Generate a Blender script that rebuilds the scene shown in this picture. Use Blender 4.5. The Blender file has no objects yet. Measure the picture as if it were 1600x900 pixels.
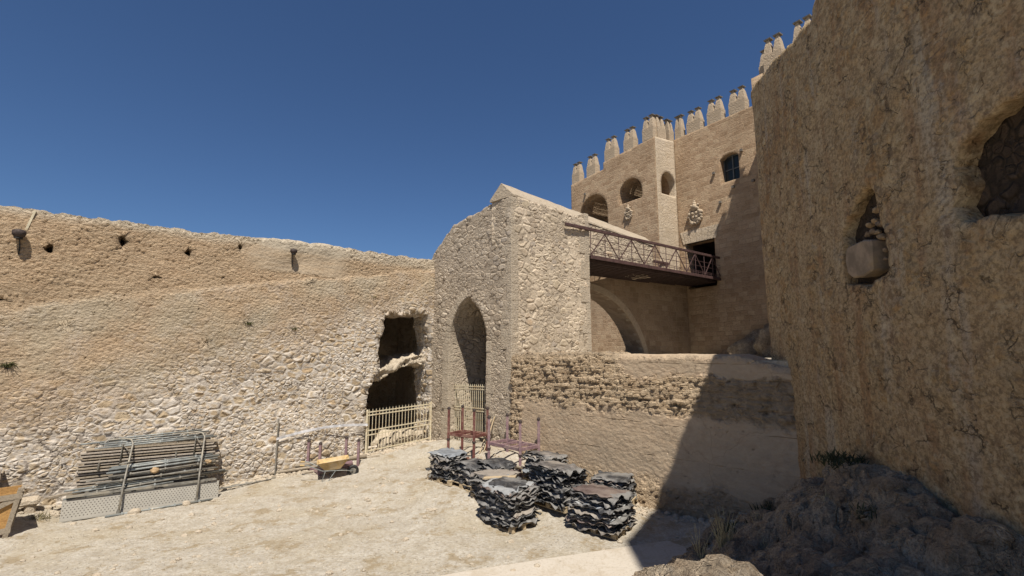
import bpy, math, random
import numpy as np
from mathutils import Vector, Matrix, noise
random.seed(7); rng=np.random.default_rng(7)
sc=bpy.context.scene; COL=sc.collection
R=math.radians
def d2(deg): return Vector((math.sin(R(deg)),math.cos(R(deg))))
U=d2(49); V=Vector((-U.y,U.x)); C0=Vector((0.,17.)); L0=Vector((-3.52,21.05))
W=d2(43); CD=Vector((math.sin(R(34)),-math.cos(R(34)))); CE=Vector((math.cos(R(34)),math.sin(R(34))))
Q=Vector((math.sin(R(46.5)),-math.cos(R(46.5)))); RD=Vector((-.133,-.991)).normalized()

# ------------------------------------------------------------------ materials
class NT:
    def __init__(s,name,disp='BOTH'):
        s.m=bpy.data.materials.new(name); s.m.use_nodes=True; s.t=s.m.node_tree; s.t.nodes.clear()
        s.m.displacement_method=disp
        s.out=s.n('ShaderNodeOutputMaterial'); s.b=s.n('ShaderNodeBsdfPrincipled')
        s.l(s.b.outputs[0],s.out.inputs[0]); s.b.inputs['Roughness'].default_value=.9
        s.b.inputs['Specular IOR Level'].default_value=.25
    def n(s,k,**kw):
        x=s.t.nodes.new(k)
        for a,b in kw.items(): setattr(x,a,b)
        return x
    def l(s,a,b): s.t.links.new(a,b)
    def set(s,sock,v):
        if hasattr(v,'is_output'): s.l(v,sock)
        else: sock.default_value=v
    def coord(s,which='Object'): return s.n('ShaderNodeTexCoord').outputs[which]
    def vm(s,op,a,b):
        x=s.n('ShaderNodeVectorMath',operation=op); s.set(x.inputs[0],a)
        if op=='SCALE': s.set(x.inputs[3],b)
        else: s.set(x.inputs[1],b)
        return x.outputs[0]
    def ma(s,op,a,b=0.,c=None,clamp=False):
        x=s.n('ShaderNodeMath',operation=op,use_clamp=clamp); s.set(x.inputs[0],a); s.set(x.inputs[1],b)
        if c is not None: s.set(x.inputs[2],c)
        return x.outputs[0]
    def noise(s,co,scale,detail=4,rough=.55,dist=0,color=False):
        x=s.n('ShaderNodeTexNoise'); s.l(co,x.inputs['Vector']); x.inputs['Scale'].default_value=scale
        x.inputs['Detail'].default_value=detail; x.inputs['Roughness'].default_value=rough; x.inputs['Distortion'].default_value=dist
        return x.outputs['Color' if color else 'Fac']
    def vor(s,co,scale,feature='F1',out='Distance',rnd=1.):
        x=s.n('ShaderNodeTexVoronoi',feature=feature); s.l(co,x.inputs['Vector']); x.inputs['Scale'].default_value=scale
        x.inputs['Randomness'].default_value=rnd
        return x.outputs[out]
    def rmp(s,v,a,b,c=0.,d=1.,smooth=True):
        x=s.n('ShaderNodeMapRange'); x.interpolation_type='SMOOTHSTEP' if smooth else 'LINEAR'
        s.set(x.inputs[0],v)
        for i,k in enumerate((a,b,c,d)): x.inputs[i+1].default_value=k
        return x.outputs[0]
    def ramp(s,v,cols,const=False):
        x=s.n('ShaderNodeValToRGB'); s.l(v,x.inputs[0]); e=x.color_ramp.elements
        if const: x.color_ramp.interpolation='CONSTANT'
        while len(e)<len(cols): e.new(.5)
        for i,c in enumerate(cols):
            e[i].position=i/(len(cols)-(0 if const else 1)); e[i].color=(*c,1)
        return x.outputs[0]
    def mix(s,f,a,b,mode='MIX'):
        x=s.n('ShaderNodeMix',data_type='RGBA',blend_type=mode); s.set(x.inputs[0],f)
        for i,c in ((6,a),(7,b)):
            if isinstance(c,tuple) and len(c)==3: c=(*c,1)
            s.set(x.inputs[i],c)
        return x.outputs[2]
    def sat(s,c,k=1.15,v=1.,hue=.4955):
        x=s.n('ShaderNodeHueSaturation'); x.inputs['Saturation'].default_value=k; x.inputs['Value'].default_value=v; x.inputs['Hue'].default_value=hue; s.l(c,x.inputs['Color']); return x.outputs[0]
    def fmix(s,f,a,b):
        x=s.n('ShaderNodeMix'); s.set(x.inputs[0],f); s.set(x.inputs[2],a); s.set(x.inputs[3],b); return x.outputs[0]
    def stretch(s,co,v): return s.vm('MULTIPLY',co,v)
    def warp(s,co,scale,amt,detail=2):
        n=s.noise(co,scale,detail,color=True); n=s.vm('SUBTRACT',n,(.5,.5,.5)); return s.vm('ADD',co,s.vm('SCALE',n,amt))
    def sep(s,co):
        x=s.n('ShaderNodeSeparateXYZ'); s.l(co,x.inputs[0]); return x.outputs
    def finish(s,col,h=None,scale=1.,rough=None):
        s.set(s.b.inputs['Base Color'],col)
        if rough is not None: s.set(s.b.inputs['Roughness'],rough)
        if h is not None:
            d=s.n('ShaderNodeDisplacement'); s.l(h,d.inputs['Height']); d.inputs['Midlevel'].default_value=0; d.inputs['Scale'].default_value=scale
            s.l(d.outputs[0],s.out.inputs['Displacement'])
        return s.m
def rubble(t,co,scale,zs,cols,mortar,edge=.09,deep=.05,small=True,fine=.02,mmix=1.,gapk=.45):
    cw=t.warp(co,scale*1.1,.38/scale,4)
    cw=t.stretch(cw,(1,1,zs))
    def layer(sc_):
        dist=t.vor(cw,sc_,'DISTANCE_TO_EDGE'); c=t.sep(t.vor(cw,sc_,'F1','Color'))
        m=t.rmp(dist,edge*.1,edge*1.5); m=t.ma('MULTIPLY',m,t.rmp(t.vor(cw,sc_),.80,.52)); return m,c[0],c[1]
    m,a,b=layer(scale)
    if small:
        m2,a2,b2=layer(scale*1.8); k=t.rmp(t.noise(co,scale*.3,2),.46,.52)
        m=t.fmix(k,m,t.ma('MULTIPLY',m2,.85)); a=t.fmix(k,a,a2); b=t.fmix(k,b,b2)
    n1=t.noise(co,scale*4.5,6,.68); n2=t.noise(co,scale*.45,4,.6)
    # some stones sink into the mortar
    m=t.ma('MULTIPLY',m,t.rmp(t.ma('ADD',b,t.ma('MULTIPLY',n2,.9)),.42,.75,.25,1.))
    col=t.ramp(a,cols)
    col=t.mix(t.rmp(n1,.42,.72,0,.5),col,tuple(x*.55 for x in cols[0]))
    mc=t.mix(t.rmp(n2,.3,.7),mortar,tuple(x*.78 for x in mortar))
    mc=t.mix(t.rmp(n1,.5,.75,0,.35),mc,tuple(x*.5 for x in mortar))
    col=t.mix(t.ma('MULTIPLY',t.ma('SUBTRACT',1.,m),mmix),col,mc)
    gap=t.ma('MULTIPLY',t.rmp(t.noise(co,scale*1.1,3),.54,.64),t.rmp(m,.35,0.))
    col=t.mix(t.ma('MULTIPLY',gap,gapk),col,(.11,.08,.055))
    h=t.ma('MULTIPLY',m,t.ma('MULTIPLY_ADD',b,deep*.9,deep*.5))
    h=t.ma('MULTIPLY_ADD',n1,fine*2.,h); h=t.ma('MULTIPLY_ADD',n2,.05,h); h=t.ma('SUBTRACT',h,t.ma('MULTIPLY',gap,deep*.8))
    return t.sat(col,1.0,1.03),h
def earth(t,co,cols,pits=.06,fine=.05,band=.3,sc_=1.):
    cs=t.stretch(co,(1,1,1.35)); n0=t.noise(cs,1.3*sc_,5,.6); n1=t.noise(cs,5.5*sc_,6,.74); n2=t.noise(co,.45,4,.6)
    lump=t.vor(t.warp(cs,6*sc_,.12,3),7.5*sc_)
    col=t.ramp(t.rmp(n1,.32,.68,smooth=False),cols)
    col=t.mix(t.rmp(n2,.35,.65,0,.5),col,tuple(x*.78 for x in cols[-1]))
    col=t.mix(t.rmp(n0,.55,.7,0,.35),col,tuple(min(1,x*1.2) for x in cols[-1]))
    z=t.stretch(co,(.12,.12,1)); nb=t.noise(z,6,3,.6)
    col=t.mix(t.ma('MULTIPLY',t.rmp(nb,.35,.65),band),col,(.33,.27,.19))
    v=t.vor(t.warp(cs,5*sc_,.2,3),4.2*sc_); pit=t.ma('MULTIPLY',t.rmp(v,.24,.05),t.rmp(t.noise(co,2.3,3),.52,.62))
    col=t.mix(t.ma('MULTIPLY',pit,.55),col,(.12,.085,.05))
    h=t.ma('MULTIPLY',n1,fine*1.9); h=t.ma('MULTIPLY_ADD',n0,fine*2.,h); h=t.ma('SUBTRACT',h,t.ma('MULTIPLY',pit,pits)); h=t.ma('SUBTRACT',h,t.ma('MULTIPLY',lump,fine*.8))
    return t.sat(col,1.0,1.03),h
def ashlar(t,co,bw,bh,cols,mortar,ms=.018,deep=.012,rot=True):
    x,y,z=t.sep(co); c=t.n('ShaderNodeCombineXYZ'); t.l(t.ma('ADD',x,y),c.inputs[0])
    wob=t.ma('MULTIPLY_ADD',t.noise(co,.9,2),.14,z); t.l(wob,c.inputs[1])
    cw=t.warp(t.warp(c.outputs[0],3.,.07),9.,.05)
    b=t.n('ShaderNodeTexBrick'); t.l(cw,b.inputs['Vector']); b.inputs['Scale'].default_value=1
    b.inputs['Brick Width'].default_value=bw; b.inputs['Row Height'].default_value=bh; b.inputs['Mortar Size'].default_value=ms; b.inputs['Mortar Smooth'].default_value=.6
    b.inputs['Color1'].default_value=(0,0,0,1); b.inputs['Color2'].default_value=(1,1,1,1); b.offset=.43; b.squash=.8; b.squash_frequency=3
    v=t.ma('MULTIPLY_ADD',t.noise(co,3.1,5,.65),.8,t.ma('MULTIPLY',t.sep(b.outputs['Color'])[0],.5))
    col=t.ramp(t.rmp(v,.25,1.,smooth=False),cols)
    col=t.mix(t.rmp(t.noise(co,.3,4,.6),.4,.7,0,.5),col,tuple(k*.72 for k in cols[0]))
    sp=t.rmp(t.noise(co,9,4,.7),.55,.72); col=t.mix(t.ma('MULTIPLY',sp,.3),col,(.14,.1,.065))
    f=b.outputs['Fac']; col=t.mix(t.ma('MULTIPLY',f,.8),col,mortar)
    h=t.ma('MULTIPLY_ADD',t.noise(co,7,6,.75),.10,t.ma('MULTIPLY',f,-deep))
    h=t.ma('SUBTRACT',h,t.ma('MULTIPLY',sp,.02))
    return t.sat(col,1.0,1.05,.494),h
TAN=[(.30,.23,.145),(.40,.32,.205),(.36,.27,.165),(.46,.385,.27),(.33,.27,.19),(.43,.36,.25)]
MOR=(.55,.50,.42)
def m_leftwall():
    t=NT('rubble_masonry_and_rammed_earth'); co=t.coord(); x,y,z=t.sep(co)
    c1,h1=rubble(t,co,3.0,1.4,[(.31,.235,.145),(.40,.32,.205),(.35,.27,.17),(.44,.36,.24),(.33,.27,.19),(.42,.31,.18)],(.52,.47,.40),edge=.14,deep=.038,gapk=.55,fine=.012)
    cE=[(.26,.175,.10),(.37,.27,.165),(.43,.33,.21)]
    c2,h2=earth(t,co,cE,fine=.065,pits=.11,band=.2,sc_=1.35)
    wv=t.ma('MULTIPLY_ADD',t.noise(co,.7,5,.65),2.6,-1.3)
    kA=t.ma('ADD',t.ma('MULTIPLY_ADD',x,-.33,z),wv); fA=t.rmp(kA,-.2,2.6)         # white mortar fades upward
    kC=t.ma('ADD',t.ma('MULTIPLY_ADD',x,-.2,z),t.ma('MULTIPLY',wv,.35)); fC=t.rmp(kC,4.6,4.85)
    # middle zone: rubble half buried in tan earth
    cB=t.mix(t.rmp(t.noise(co,1.3,5,.65),.36,.58,.65,.97),c1,c2); hB=t.fmix(.72,h1,h2)
    cB=t.mix(t.rmp(t.noise(co,.5,4),.45,.65,0,.6),cB,(.36,.31,.225))
    col=t.mix(fA,c1,cB); h=t.fmix(fA,h1,hB); col=t.mix(fC,col,c2); h=t.fmix(fC,t.ma('ADD',h,.10),h2)
    c3,h3=earth(t,co,[(.33,.245,.155),(.40,.31,.20),(.44,.35,.235)],fine=.02,pits=.03,band=.7)
    g=t.ma('MULTIPLY',t.rmp(t.ma('ADD',x,wv),8.8,9.3),t.rmp(x,12.9,12.2)); g=t.ma('MULTIPLY',g,t.rmp(t.ma('MULTIPLY_ADD',wv,.15,z),7.1,7.22))
    col=t.mix(g,col,c3); h=t.fmix(g,h,t.ma('MULTIPLY_ADD',h3,1.,.09))
    col=t.mix(t.rmp(t.ma('MULTIPLY_ADD',wv,.12,z),7.85,8.15,0,.6),col,(.45,.40,.31))
    return t.finish(col,h)
def m_rub(name,scale,zs,cols,mort,deep,small=True,edge=.09,mmix=1.,fine=.02,gapk=.5):
    t=NT(name); co=t.coord(); c,h=rubble(t,co,scale,zs,cols,mort,edge,deep,small,fine,mmix,gapk)
    c=t.mix(t.rmp(t.noise(co,.55,5,.65),.42,.66,0,.35),c,tuple(x*.62 for x in cols[0])); return t.finish(c,h)
def m_earth(name,cols,fine=.05,pits=.06,band=.3,sc_=1.):
    t=NT(name); c,h=earth(t,t.coord(),cols,pits,fine,band,sc_); return t.finish(c,h)
def m_ash(name,bw,bh,cols,mort,ms=.018,deep=.012):
    t=NT(name,'BUMP'); c,h=ashlar(t,t.coord(),bw,bh,cols,mort,ms,deep); return t.finish(c,h)
def m_lower():
    t=NT('rammed_earth_with_eroded_band'); co=t.coord(); x,y,z=t.sep(co)
    c1,h1=earth(t,co,[(.34,.245,.155),(.42,.32,.21),(.47,.37,.25)],fine=.014,pits=.02,band=.35)
    lift=t.ma('FRACT',t.ma('MULTIPLY_ADD',t.noise(co,.6,2),.25,t.ma('DIVIDE',z,.82))); ln=t.ma('MULTIPLY',t.rmp(lift,.03,.0),t.rmp(t.noise(co,1.4,4,.7),.48,.56))
    c1=t.mix(t.ma('MULTIPLY',ln,.5),c1,(.16,.115,.07)); h1=t.ma('SUBTRACT',h1,t.ma('MULTIPLY',ln,.02))
    ck=t.rmp(t.vor(t.warp(co,1.2,.9,4),.45,'DISTANCE_TO_EDGE'),.008,.0); c1=t.mix(t.ma('MULTIPLY',ck,.3),c1,(.15,.10,.06))
    c2,h2=rubble(t,co,2.6,1.5,[(.33,.25,.16),(.41,.33,.225),(.45,.37,.255)],(.40,.31,.20),.14,.05,True,.03,.6,.8)
    c3,h3=earth(t,co,[(.25,.175,.10),(.37,.28,.175),(.44,.35,.235)],fine=.09,pits=.16,band=.3)
    st=t.noise(t.stretch(co,(.4,.4,3.4)),2.4,5,.65)
    h2=t.ma('MULTIPLY_ADD',st,.30,t.ma('MULTIPLY_ADD',h3,.9,t.ma('SUBTRACT',h2,.22))); c2=t.mix(t.rmp(t.noise(co,1.5,4),.4,.6,.45,.95),c2,c3); c2=t.mix(t.rmp(st,.46,.34,0,.55),c2,(.17,.11,.06))
    nz=t.ma('MULTIPLY_ADD',t.noise(co,1.1,5,.65),1.1,t.ma('SUBTRACT',z,.1)); zz=t.ma('MULTIPLY_ADD',x,.02,nz)
    up=t.rmp(zz,3.1,3.35); top=t.ma('MULTIPLY',t.rmp(nz,4.05,4.12),t.rmp(t.ma('MULTIPLY_ADD',t.noise(co,3.,3),1.,x),4.6,4.9)); f=t.ma('MULTIPLY',up,t.ma('SUBTRACT',1.,top))
    lo=t.rmp(t.ma('SUBTRACT',nz,t.ma('MULTIPLY',t.rmp(x,0,2.5,.55,0),1.)),1.5,1.1)
    lf=t.rmp(t.ma('MULTIPLY_ADD',t.noise(co,2,3),.5,x),.85,.55); f=t.ma('MAXIMUM',f,lf)
    col=t.mix(f,c1,c2); h=t.fmix(f,t.ma('ADD',h1,.10),h2)
    return t.finish(t.mix(t.ma('MULTIPLY',lo,.8),col,c3),t.fmix(lo,h,t.ma('SUBTRACT',h3,.02)))
def m_big():
    t=NT('weathered_rubble_with_lime_wash'); co=t.coord()
    cols=[(.27,.155,.075),(.42,.285,.145),(.34,.21,.10),(.48,.355,.20),(.36,.26,.15),(.42,.32,.20),(.31,.235,.16)]
    c1,h1=rubble(t,co,3.1,.95,cols,(.42,.32,.19),.13,.022,True,.014,.7,.75)
    c2,h2=earth(t,co,[(.25,.155,.08),(.42,.30,.17),(.52,.41,.26)],fine=.02,pits=.04,band=0.,sc_=1.5)
    f=t.rmp(t.noise(co,.8,5,.65),.40,.56); col=t.mix(t.ma('MULTIPLY',f,.8),c1,c2); h=t.fmix(f,h1,t.ma('ADD',h2,-.03))
    st=t.noise(t.stretch(co,(1,1,.12)),2.4,4,.6); col=t.mix(t.rmp(st,.50,.66,0,.55),col,(.28,.145,.075))
    col=t.mix(t.rmp(t.noise(t.stretch(co,(1,1,.15)),1.5,5,.65),.54,.68,0,.5),col,(.44,.40,.33))
    fn=t.noise(co,16,7,.75); col=t.mix(t.rmp(fn,.42,.62,0,.65),col,(.12,.08,.045)); h=t.ma('MULTIPLY_ADD',fn,.02,h); sp=t.noise(t.warp(co,4,.3,3),3.5,6,.7); col=t.mix(t.rmp(sp,.55,.66,0,.55),col,(.54,.43,.28)); col=t.mix(t.rmp(sp,.44,.34,0,.55),col,(.15,.09,.055)); h=t.ma('MULTIPLY_ADD',sp,.03,h)
    wp=t.warp(co,3,.5,5); ck=t.ma('MULTIPLY',t.rmp(t.vor(wp,2.6,'DISTANCE_TO_EDGE'),.04,.0),t.rmp(t.noise(co,2.6,4),.50,.58))
    col=t.mix(t.ma('MULTIPLY',ck,.8),col,(.06,.04,.025)); h=t.ma('SUBTRACT',h,t.ma('MULTIPLY',ck,.03))
    return t.finish(t.sat(col,1.06,1.0,.505),h,.6)
def m_ground():
    t=NT('dusty_pale_ground'); co=t.coord()
    n=t.noise(co,.55,5,.6); n2=t.noise(co,14,5,.7); n3=t.noise(co,3.2,5,.65)
    col=t.ramp(t.rmp(n3,.3,.7,smooth=False),[(.315,.28,.225),(.39,.352,.29),(.46,.425,.36)])
    col=t.mix(t.rmp(n,.45,.65,0,.5),col,(.35,.295,.205))
    col=t.mix(t.rmp(n2,.42,.62,0,.45),col,(.24,.19,.125))
    v=t.vor(co,17); r=t.sep(t.vor(co,17,'F1','Color')); peb=t.ma('MULTIPLY',t.rmp(v,.36,.22),t.rmp(r[0],.72,.76))
    col=t.mix(peb,col,t.ramp(r[1],[(.30,.24,.17),(.50,.45,.37)]))
    br=t.ma('MULTIPLY',t.rmp(t.noise(co,1.3,7,.78),.52,.62),.7); col=t.mix(br,col,(.24,.18,.10))
    h=t.ma('MULTIPLY_ADD',n3,.05,t.ma('MULTIPLY',n2,.03)); h=t.ma('MULTIPLY_ADD',peb,.02,h)
    return t.finish(col,h)
def m_path():
    t=NT('pale_smooth_concrete','BUMP'); co=t.coord(); n=t.noise(co,2,5,.6)
    col=t.ramp(n,[(.42,.37,.30),(.50,.45,.38)]); col=t.mix(t.rmp(t.noise(co,1.1,7,.75),.48,.6,0,.7),col,(.39,.33,.25)); col=t.mix(t.rmp(t.noise(co,18,5,.7),.5,.65,0,.4),col,(.28,.23,.17)); ck=t.rmp(t.vor(t.warp(co,1.5,.5),.5,'DISTANCE_TO_EDGE'),.006,.0)
    col=t.mix(t.ma('MULTIPLY',ck,.25),col,(.2,.16,.12)); return t.finish(col,t.ma('MULTIPLY',t.noise(co,25,3),.004))
def m_rock():
    t=NT('grey_limestone_rock'); co=t.coord(); n=t.noise(co,1.6,8,.68,.3); n2=t.noise(co,9,8,.75); n3=t.noise(t.warp(co,2,.6,4),3.5,6,.7)
    col=t.ramp(t.rmp(n,.3,.7,smooth=False),[(.27,.20,.135),(.43,.345,.245),(.57,.485,.37)]); col=t.mix(t.rmp(n2,.45,.7,0,.6),col,(.12,.09,.06))
    v=t.vor(t.warp(co,2,.5,5),7,'DISTANCE_TO_EDGE'); cr=t.ma('MULTIPLY',t.rmp(v,.08,.0),t.rmp(n3,.45,.6)); col=t.mix(t.ma('MULTIPLY',cr,.5),col,(.08,.06,.04))
    h=t.ma('MULTIPLY_ADD',n2,.12,t.ma('MULTIPLY',cr,-.04)); h=t.ma('MULTIPLY_ADD',n3,.12,h); n4=t.noise(co,30,6,.75); col=t.mix(t.rmp(n4,.45,.65,0,.6),col,(.14,.10,.065)); h=t.ma('MULTIPLY_ADD',n4,.035,h); return t.finish(col,h)
def plain(name,col,rough=.6,metal=0.,var=.25,sc_=6.,dirt=None,bump=.002):
    t=NT(name,'BUMP'); co=t.coord(); n=t.noise(co,sc_,5,.65)
    c=t.mix(t.rmp(n,.35,.65),tuple(x*(1-var) for x in col),tuple(min(1,x*(1+var)) for x in col))
    if dirt: c=t.mix(t.rmp(t.noise(co,sc_*.4,5,.7),.48,.62,0,.75),c,dirt)
    t.b.inputs['Metallic'].default_value=metal; return t.finish(c,t.ma('MULTIPLY',t.noise(co,sc_*5,4),bump),rough=rough)
def m_wood(name,col,dark):
    t=NT(name,'BUMP'); co=t.coord(); s=t.stretch(co,(1.5,14,14)); n=t.noise(s,2.2,6,.65,.6)
    c=t.ramp(t.rmp(n,.3,.7,smooth=False),[dark,col,tuple(x*1.15 for x in col)]); return t.finish(c,t.ma('MULTIPLY',n,.004),rough=.75)
def m_perf():
    t=NT('perforated_galvanised_steel','BUMP'); co=t.coord(); x,y,z=t.sep(co)
    # rows of small round holes, alternate rows shifted
    zr=t.ma('DIVIDE',z,.055); row=t.ma('FLOOR',zr); xs=t.ma('ADD',t.ma('DIVIDE',x,.075),t.ma('MULTIPLY',t.ma('MODULO',row,2.),.5))
    fx=t.ma('SUBTRACT',t.ma('FRACT',xs),.5); fz=t.ma('MULTIPLY',t.ma('SUBTRACT',t.ma('FRACT',zr),.5),.75)
    d=t.ma('SQRT',t.ma('ADD',t.ma('MULTIPLY',fx,fx),t.ma('MULTIPLY',fz,fz))); hole=t.rmp(d,.2,.14)
    edge=t.ma('MULTIPLY',t.rmp(z,.05,.06),t.rmp(z,.43,.42)); hole=t.ma('MULTIPLY',hole,edge)
    n=t.noise(co,3,5,.65); c=t.mix(n,(.30,.28,.24),(.42,.39,.33)); c=t.mix(t.ma('MULTIPLY',hole,.8),c,(.05,.042,.033))
    t.b.inputs['Metallic'].default_value=.2; return t.finish(c,t.ma('MULTIPLY',hole,-.004),rough=.6)
def m_sheet(name,a,b,dust):
    t=NT(name,'BUMP'); co=t.coord(); oi=t.n('ShaderNodeObjectInfo').outputs['Random']
    cc=t.vm('ADD',co,t.vm('SCALE',(1.,1.,1.),t.ma('MULTIPLY',oi,37.)))
    n=t.noise(cc,3.5,6,.7,.8); c=t.mix(t.rmp(n,.4,.65),a,b)
    dn=t.rmp(t.ma('ADD',t.noise(cc,1.7,5,.65),t.ma('MULTIPLY',oi,.25)),.50,.72,0,.9); c=t.mix(dn,c,dust)
    return t.finish(c,t.ma('MULTIPLY',t.noise(t.stretch(cc,(1,2.5,1)),9,5,.65),.02),rough=t.rmp(n,.3,.7,.45,.75))
M={}
M['left']=m_leftwall()
M['block']=m_rub('coursed_rubble_light',2.6,1.9,[(.33,.265,.19),(.43,.36,.27),(.37,.31,.23),(.49,.42,.32),(.35,.30,.24)],(.38,.315,.23),.024,True,.10,1.,.014,.8)
M['block_side']=m_rub('rubble_thick_pointing',2.4,1.5,[(.39,.31,.215),(.48,.40,.29),(.43,.36,.25),(.52,.44,.33),(.45,.34,.22)],(.50,.42,.31),.026,True,.14,1.,.014,.75)
M['inner']=m_rub('chamber_rubble',2.2,1.2,[(.33,.255,.17),(.44,.355,.25),(.38,.30,.20)],(.45,.37,.27),.04)
M['niche']=plain('dusty_niche_stone',(.27,.195,.125),.9,0,.35,9,(.17,.12,.075),.01)
M['merlon']=m_earth('weathered_merlon_stone',[(.30,.225,.145),(.39,.305,.205),(.44,.36,.255)],.02,.02,.3,1.5)
M['merlon'].displacement_method='BUMP'
M['capst']=plain('grey_dressed_block',(.27,.205,.14),.85,0,.25,3,(.33,.23,.12))
M['recess_shade']=m_rub('shade_darkened_rubble',4.5,1.,[(.06,.042,.028),(.11,.078,.05),(.08,.055,.035)],(.04,.03,.02),.06)  # dark rubble, coloured darker still to stand in for shade inside the recesses
M['lower']=m_lower(); M['big']=m_big()
AC=[(.25,.17,.095),(.36,.26,.16),(.43,.33,.21)]
M['castle']=m_ash('castle_ashlar',.5,.27,AC,(.35,.27,.175),.016,.03)
M['castle_pale']=m_ash('pale_dressed_stone',.62,.34,[(.42,.34,.235),(.48,.40,.285),(.50,.42,.31)],(.40,.33,.24),.01,.006)
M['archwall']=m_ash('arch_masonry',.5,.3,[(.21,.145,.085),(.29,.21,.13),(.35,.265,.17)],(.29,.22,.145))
M['roofst']=m_earth('lime_rendered_coping',[(.30,.245,.17),(.37,.31,.225),(.41,.35,.265)],.02,.03,.4)
M['dress']=m_earth('dressed_arch_stone',[(.30,.245,.175),(.38,.32,.235),(.43,.37,.28)],.02,.02,.15,2)
M['ground']=m_ground(); M['path']=m_path(); M['rock']=m_rock()
M['carve']=m_earth('carved_stone',[(.30,.23,.15),(.40,.32,.22),(.46,.38,.27)],.004,.004,0,3)
M['cap']=plain('lead_grey_cap',(.17,.15,.125),.7)
M['iron']=plain('brown_painted_iron',(.085,.05,.046),.55,.2,.25)
M['irond']=plain('timber_and_doorway_shade',(.055,.035,.03),.8)
M['cream']=plain('cream_painted_iron',(.56,.49,.345),.5,0,.12,9,(.36,.25,.13))
M['red']=plain('dark_red_painted_steel',(.13,.048,.04),.55,0,.25,8,(.26,.16,.12))
M['mauve']=plain('mauve_faded_steel',(.22,.14,.15),.55,0,.2,8,(.33,.24,.21))
M['galv']=plain('galvanised_tube',(.25,.26,.245),.6,.3,.3,5,(.36,.33,.27))
M['galvd']=plain('dusty_tube',(.21,.195,.165),.6,.3,.3,5,(.34,.30,.23))
M['rust']=plain('rusty_fixture',(.06,.045,.04),.7,.2,.3,14)
M['black']=plain('black_rubber',(.022,.021,.02),.5,0,.4)
M['yellow']=plain('yellow_enamel',(.46,.32,.14),.5,0,.2,6,(.48,.39,.26))
M['board']=m_wood('weathered_board',(.30,.25,.185),(.15,.115,.08))
M['boardg']=m_wood('grey_planks',(.36,.31,.25),(.19,.155,.125))
M['ply']=m_wood('orange_plywood',(.42,.24,.085),(.27,.14,.05))
M['pallet']=m_wood('pallet_wood',(.42,.33,.21),(.24,.175,.105))
M['perf']=m_perf(); M['glass']=plain('dark_window_glass',(.02,.028,.03),.08,0,.1,2,None,0)
M['tape']=plain('white_tape',(.7,.7,.72),.5); M['weed']=plain('dusty_weed',(.10,.10,.04),.8,0,.5,9)
M['weedd']=plain('dark_shrub',(.045,.05,.025),.8,0,.5,9); M['dry']=plain('dry_grass',(.44,.36,.20),.8,0,.3,9)
M['drygnd']=plain('dry_thatch',(.20,.17,.09),.85,0,.4,9)
M['sh1']=m_sheet('black_membrane',(.016,.016,.017),(.055,.055,.057),(.20,.19,.175))
M['sh2']=m_sheet('dusty_grey_membrane',(.06,.055,.052),(.15,.135,.125),(.27,.235,.195))
M['sh3']=m_sheet('brown_membrane',(.075,.052,.046),(.125,.09,.08),(.19,.15,.125))
M['sh4']=m_sheet('silvery_membrane',(.14,.15,.16),(.24,.26,.28),(.30,.30,.29))
for k in ('sh1','sh2','sh3','sh4'):
    M[k].node_tree.nodes['Principled BSDF'].inputs['Specular IOR Level'].default_value=.5
M['stone']=m_earth('loose_stone',[(.36,.29,.20),(.45,.38,.28),(.5,.44,.34)],.02,.01,0,2)
M['ochre']=plain('ochre_stone',(.36,.25,.14),.9,0,.3,12)

# ------------------------------------------------------------------ object helpers
def link(o,parent=None,mat=None):
    COL.objects.link(o)
    if parent is not None:
        o.parent=parent; o.matrix_parent_inverse=wm(parent).inverted()
    if mat: o.data.materials.append(mat)
    return o
def wm(o):
    m=Matrix.LocRotScale(o.location,o.rotation_euler,o.scale)
    return (wm(o.parent)@o.matrix_parent_inverse@m) if o.parent else m
def tag(o,label,cat,group=None,kind=None):
    if label: o['label']=label
    if cat: o['category']=cat
    if group: o['group']=group
    if kind: o['kind']=kind
    return o
def empty(name,loc,label,cat,group=None,rz=0.):
    o=bpy.data.objects.new(name,None); o.location=loc; o.rotation_euler=(0,0,rz); o.empty_display_size=.3; COL.objects.link(o)
    return tag(o,label,cat,group)
def np_mesh(name,vs,fs,smooth=False):
    me=bpy.data.meshes.new(name); vs=np.asarray(vs,dtype=np.float32)
    if isinstance(fs,np.ndarray):
        n=len(fs); me.vertices.add(len(vs)); me.vertices.foreach_set('co',vs.ravel())
        me.loops.add(n*4); me.loops.foreach_set('vertex_index',fs.astype(np.int32).ravel())
        me.polygons.add(n); me.polygons.foreach_set('loop_start',np.arange(0,n*4,4,dtype=np.int32))
        me.update(calc_edges=True)
    else: me.from_pydata([tuple(map(float,v)) for v in vs],[],fs); me.update()
    if smooth: me.polygons.foreach_set('use_smooth',[True]*len(me.polygons))
    return me
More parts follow.
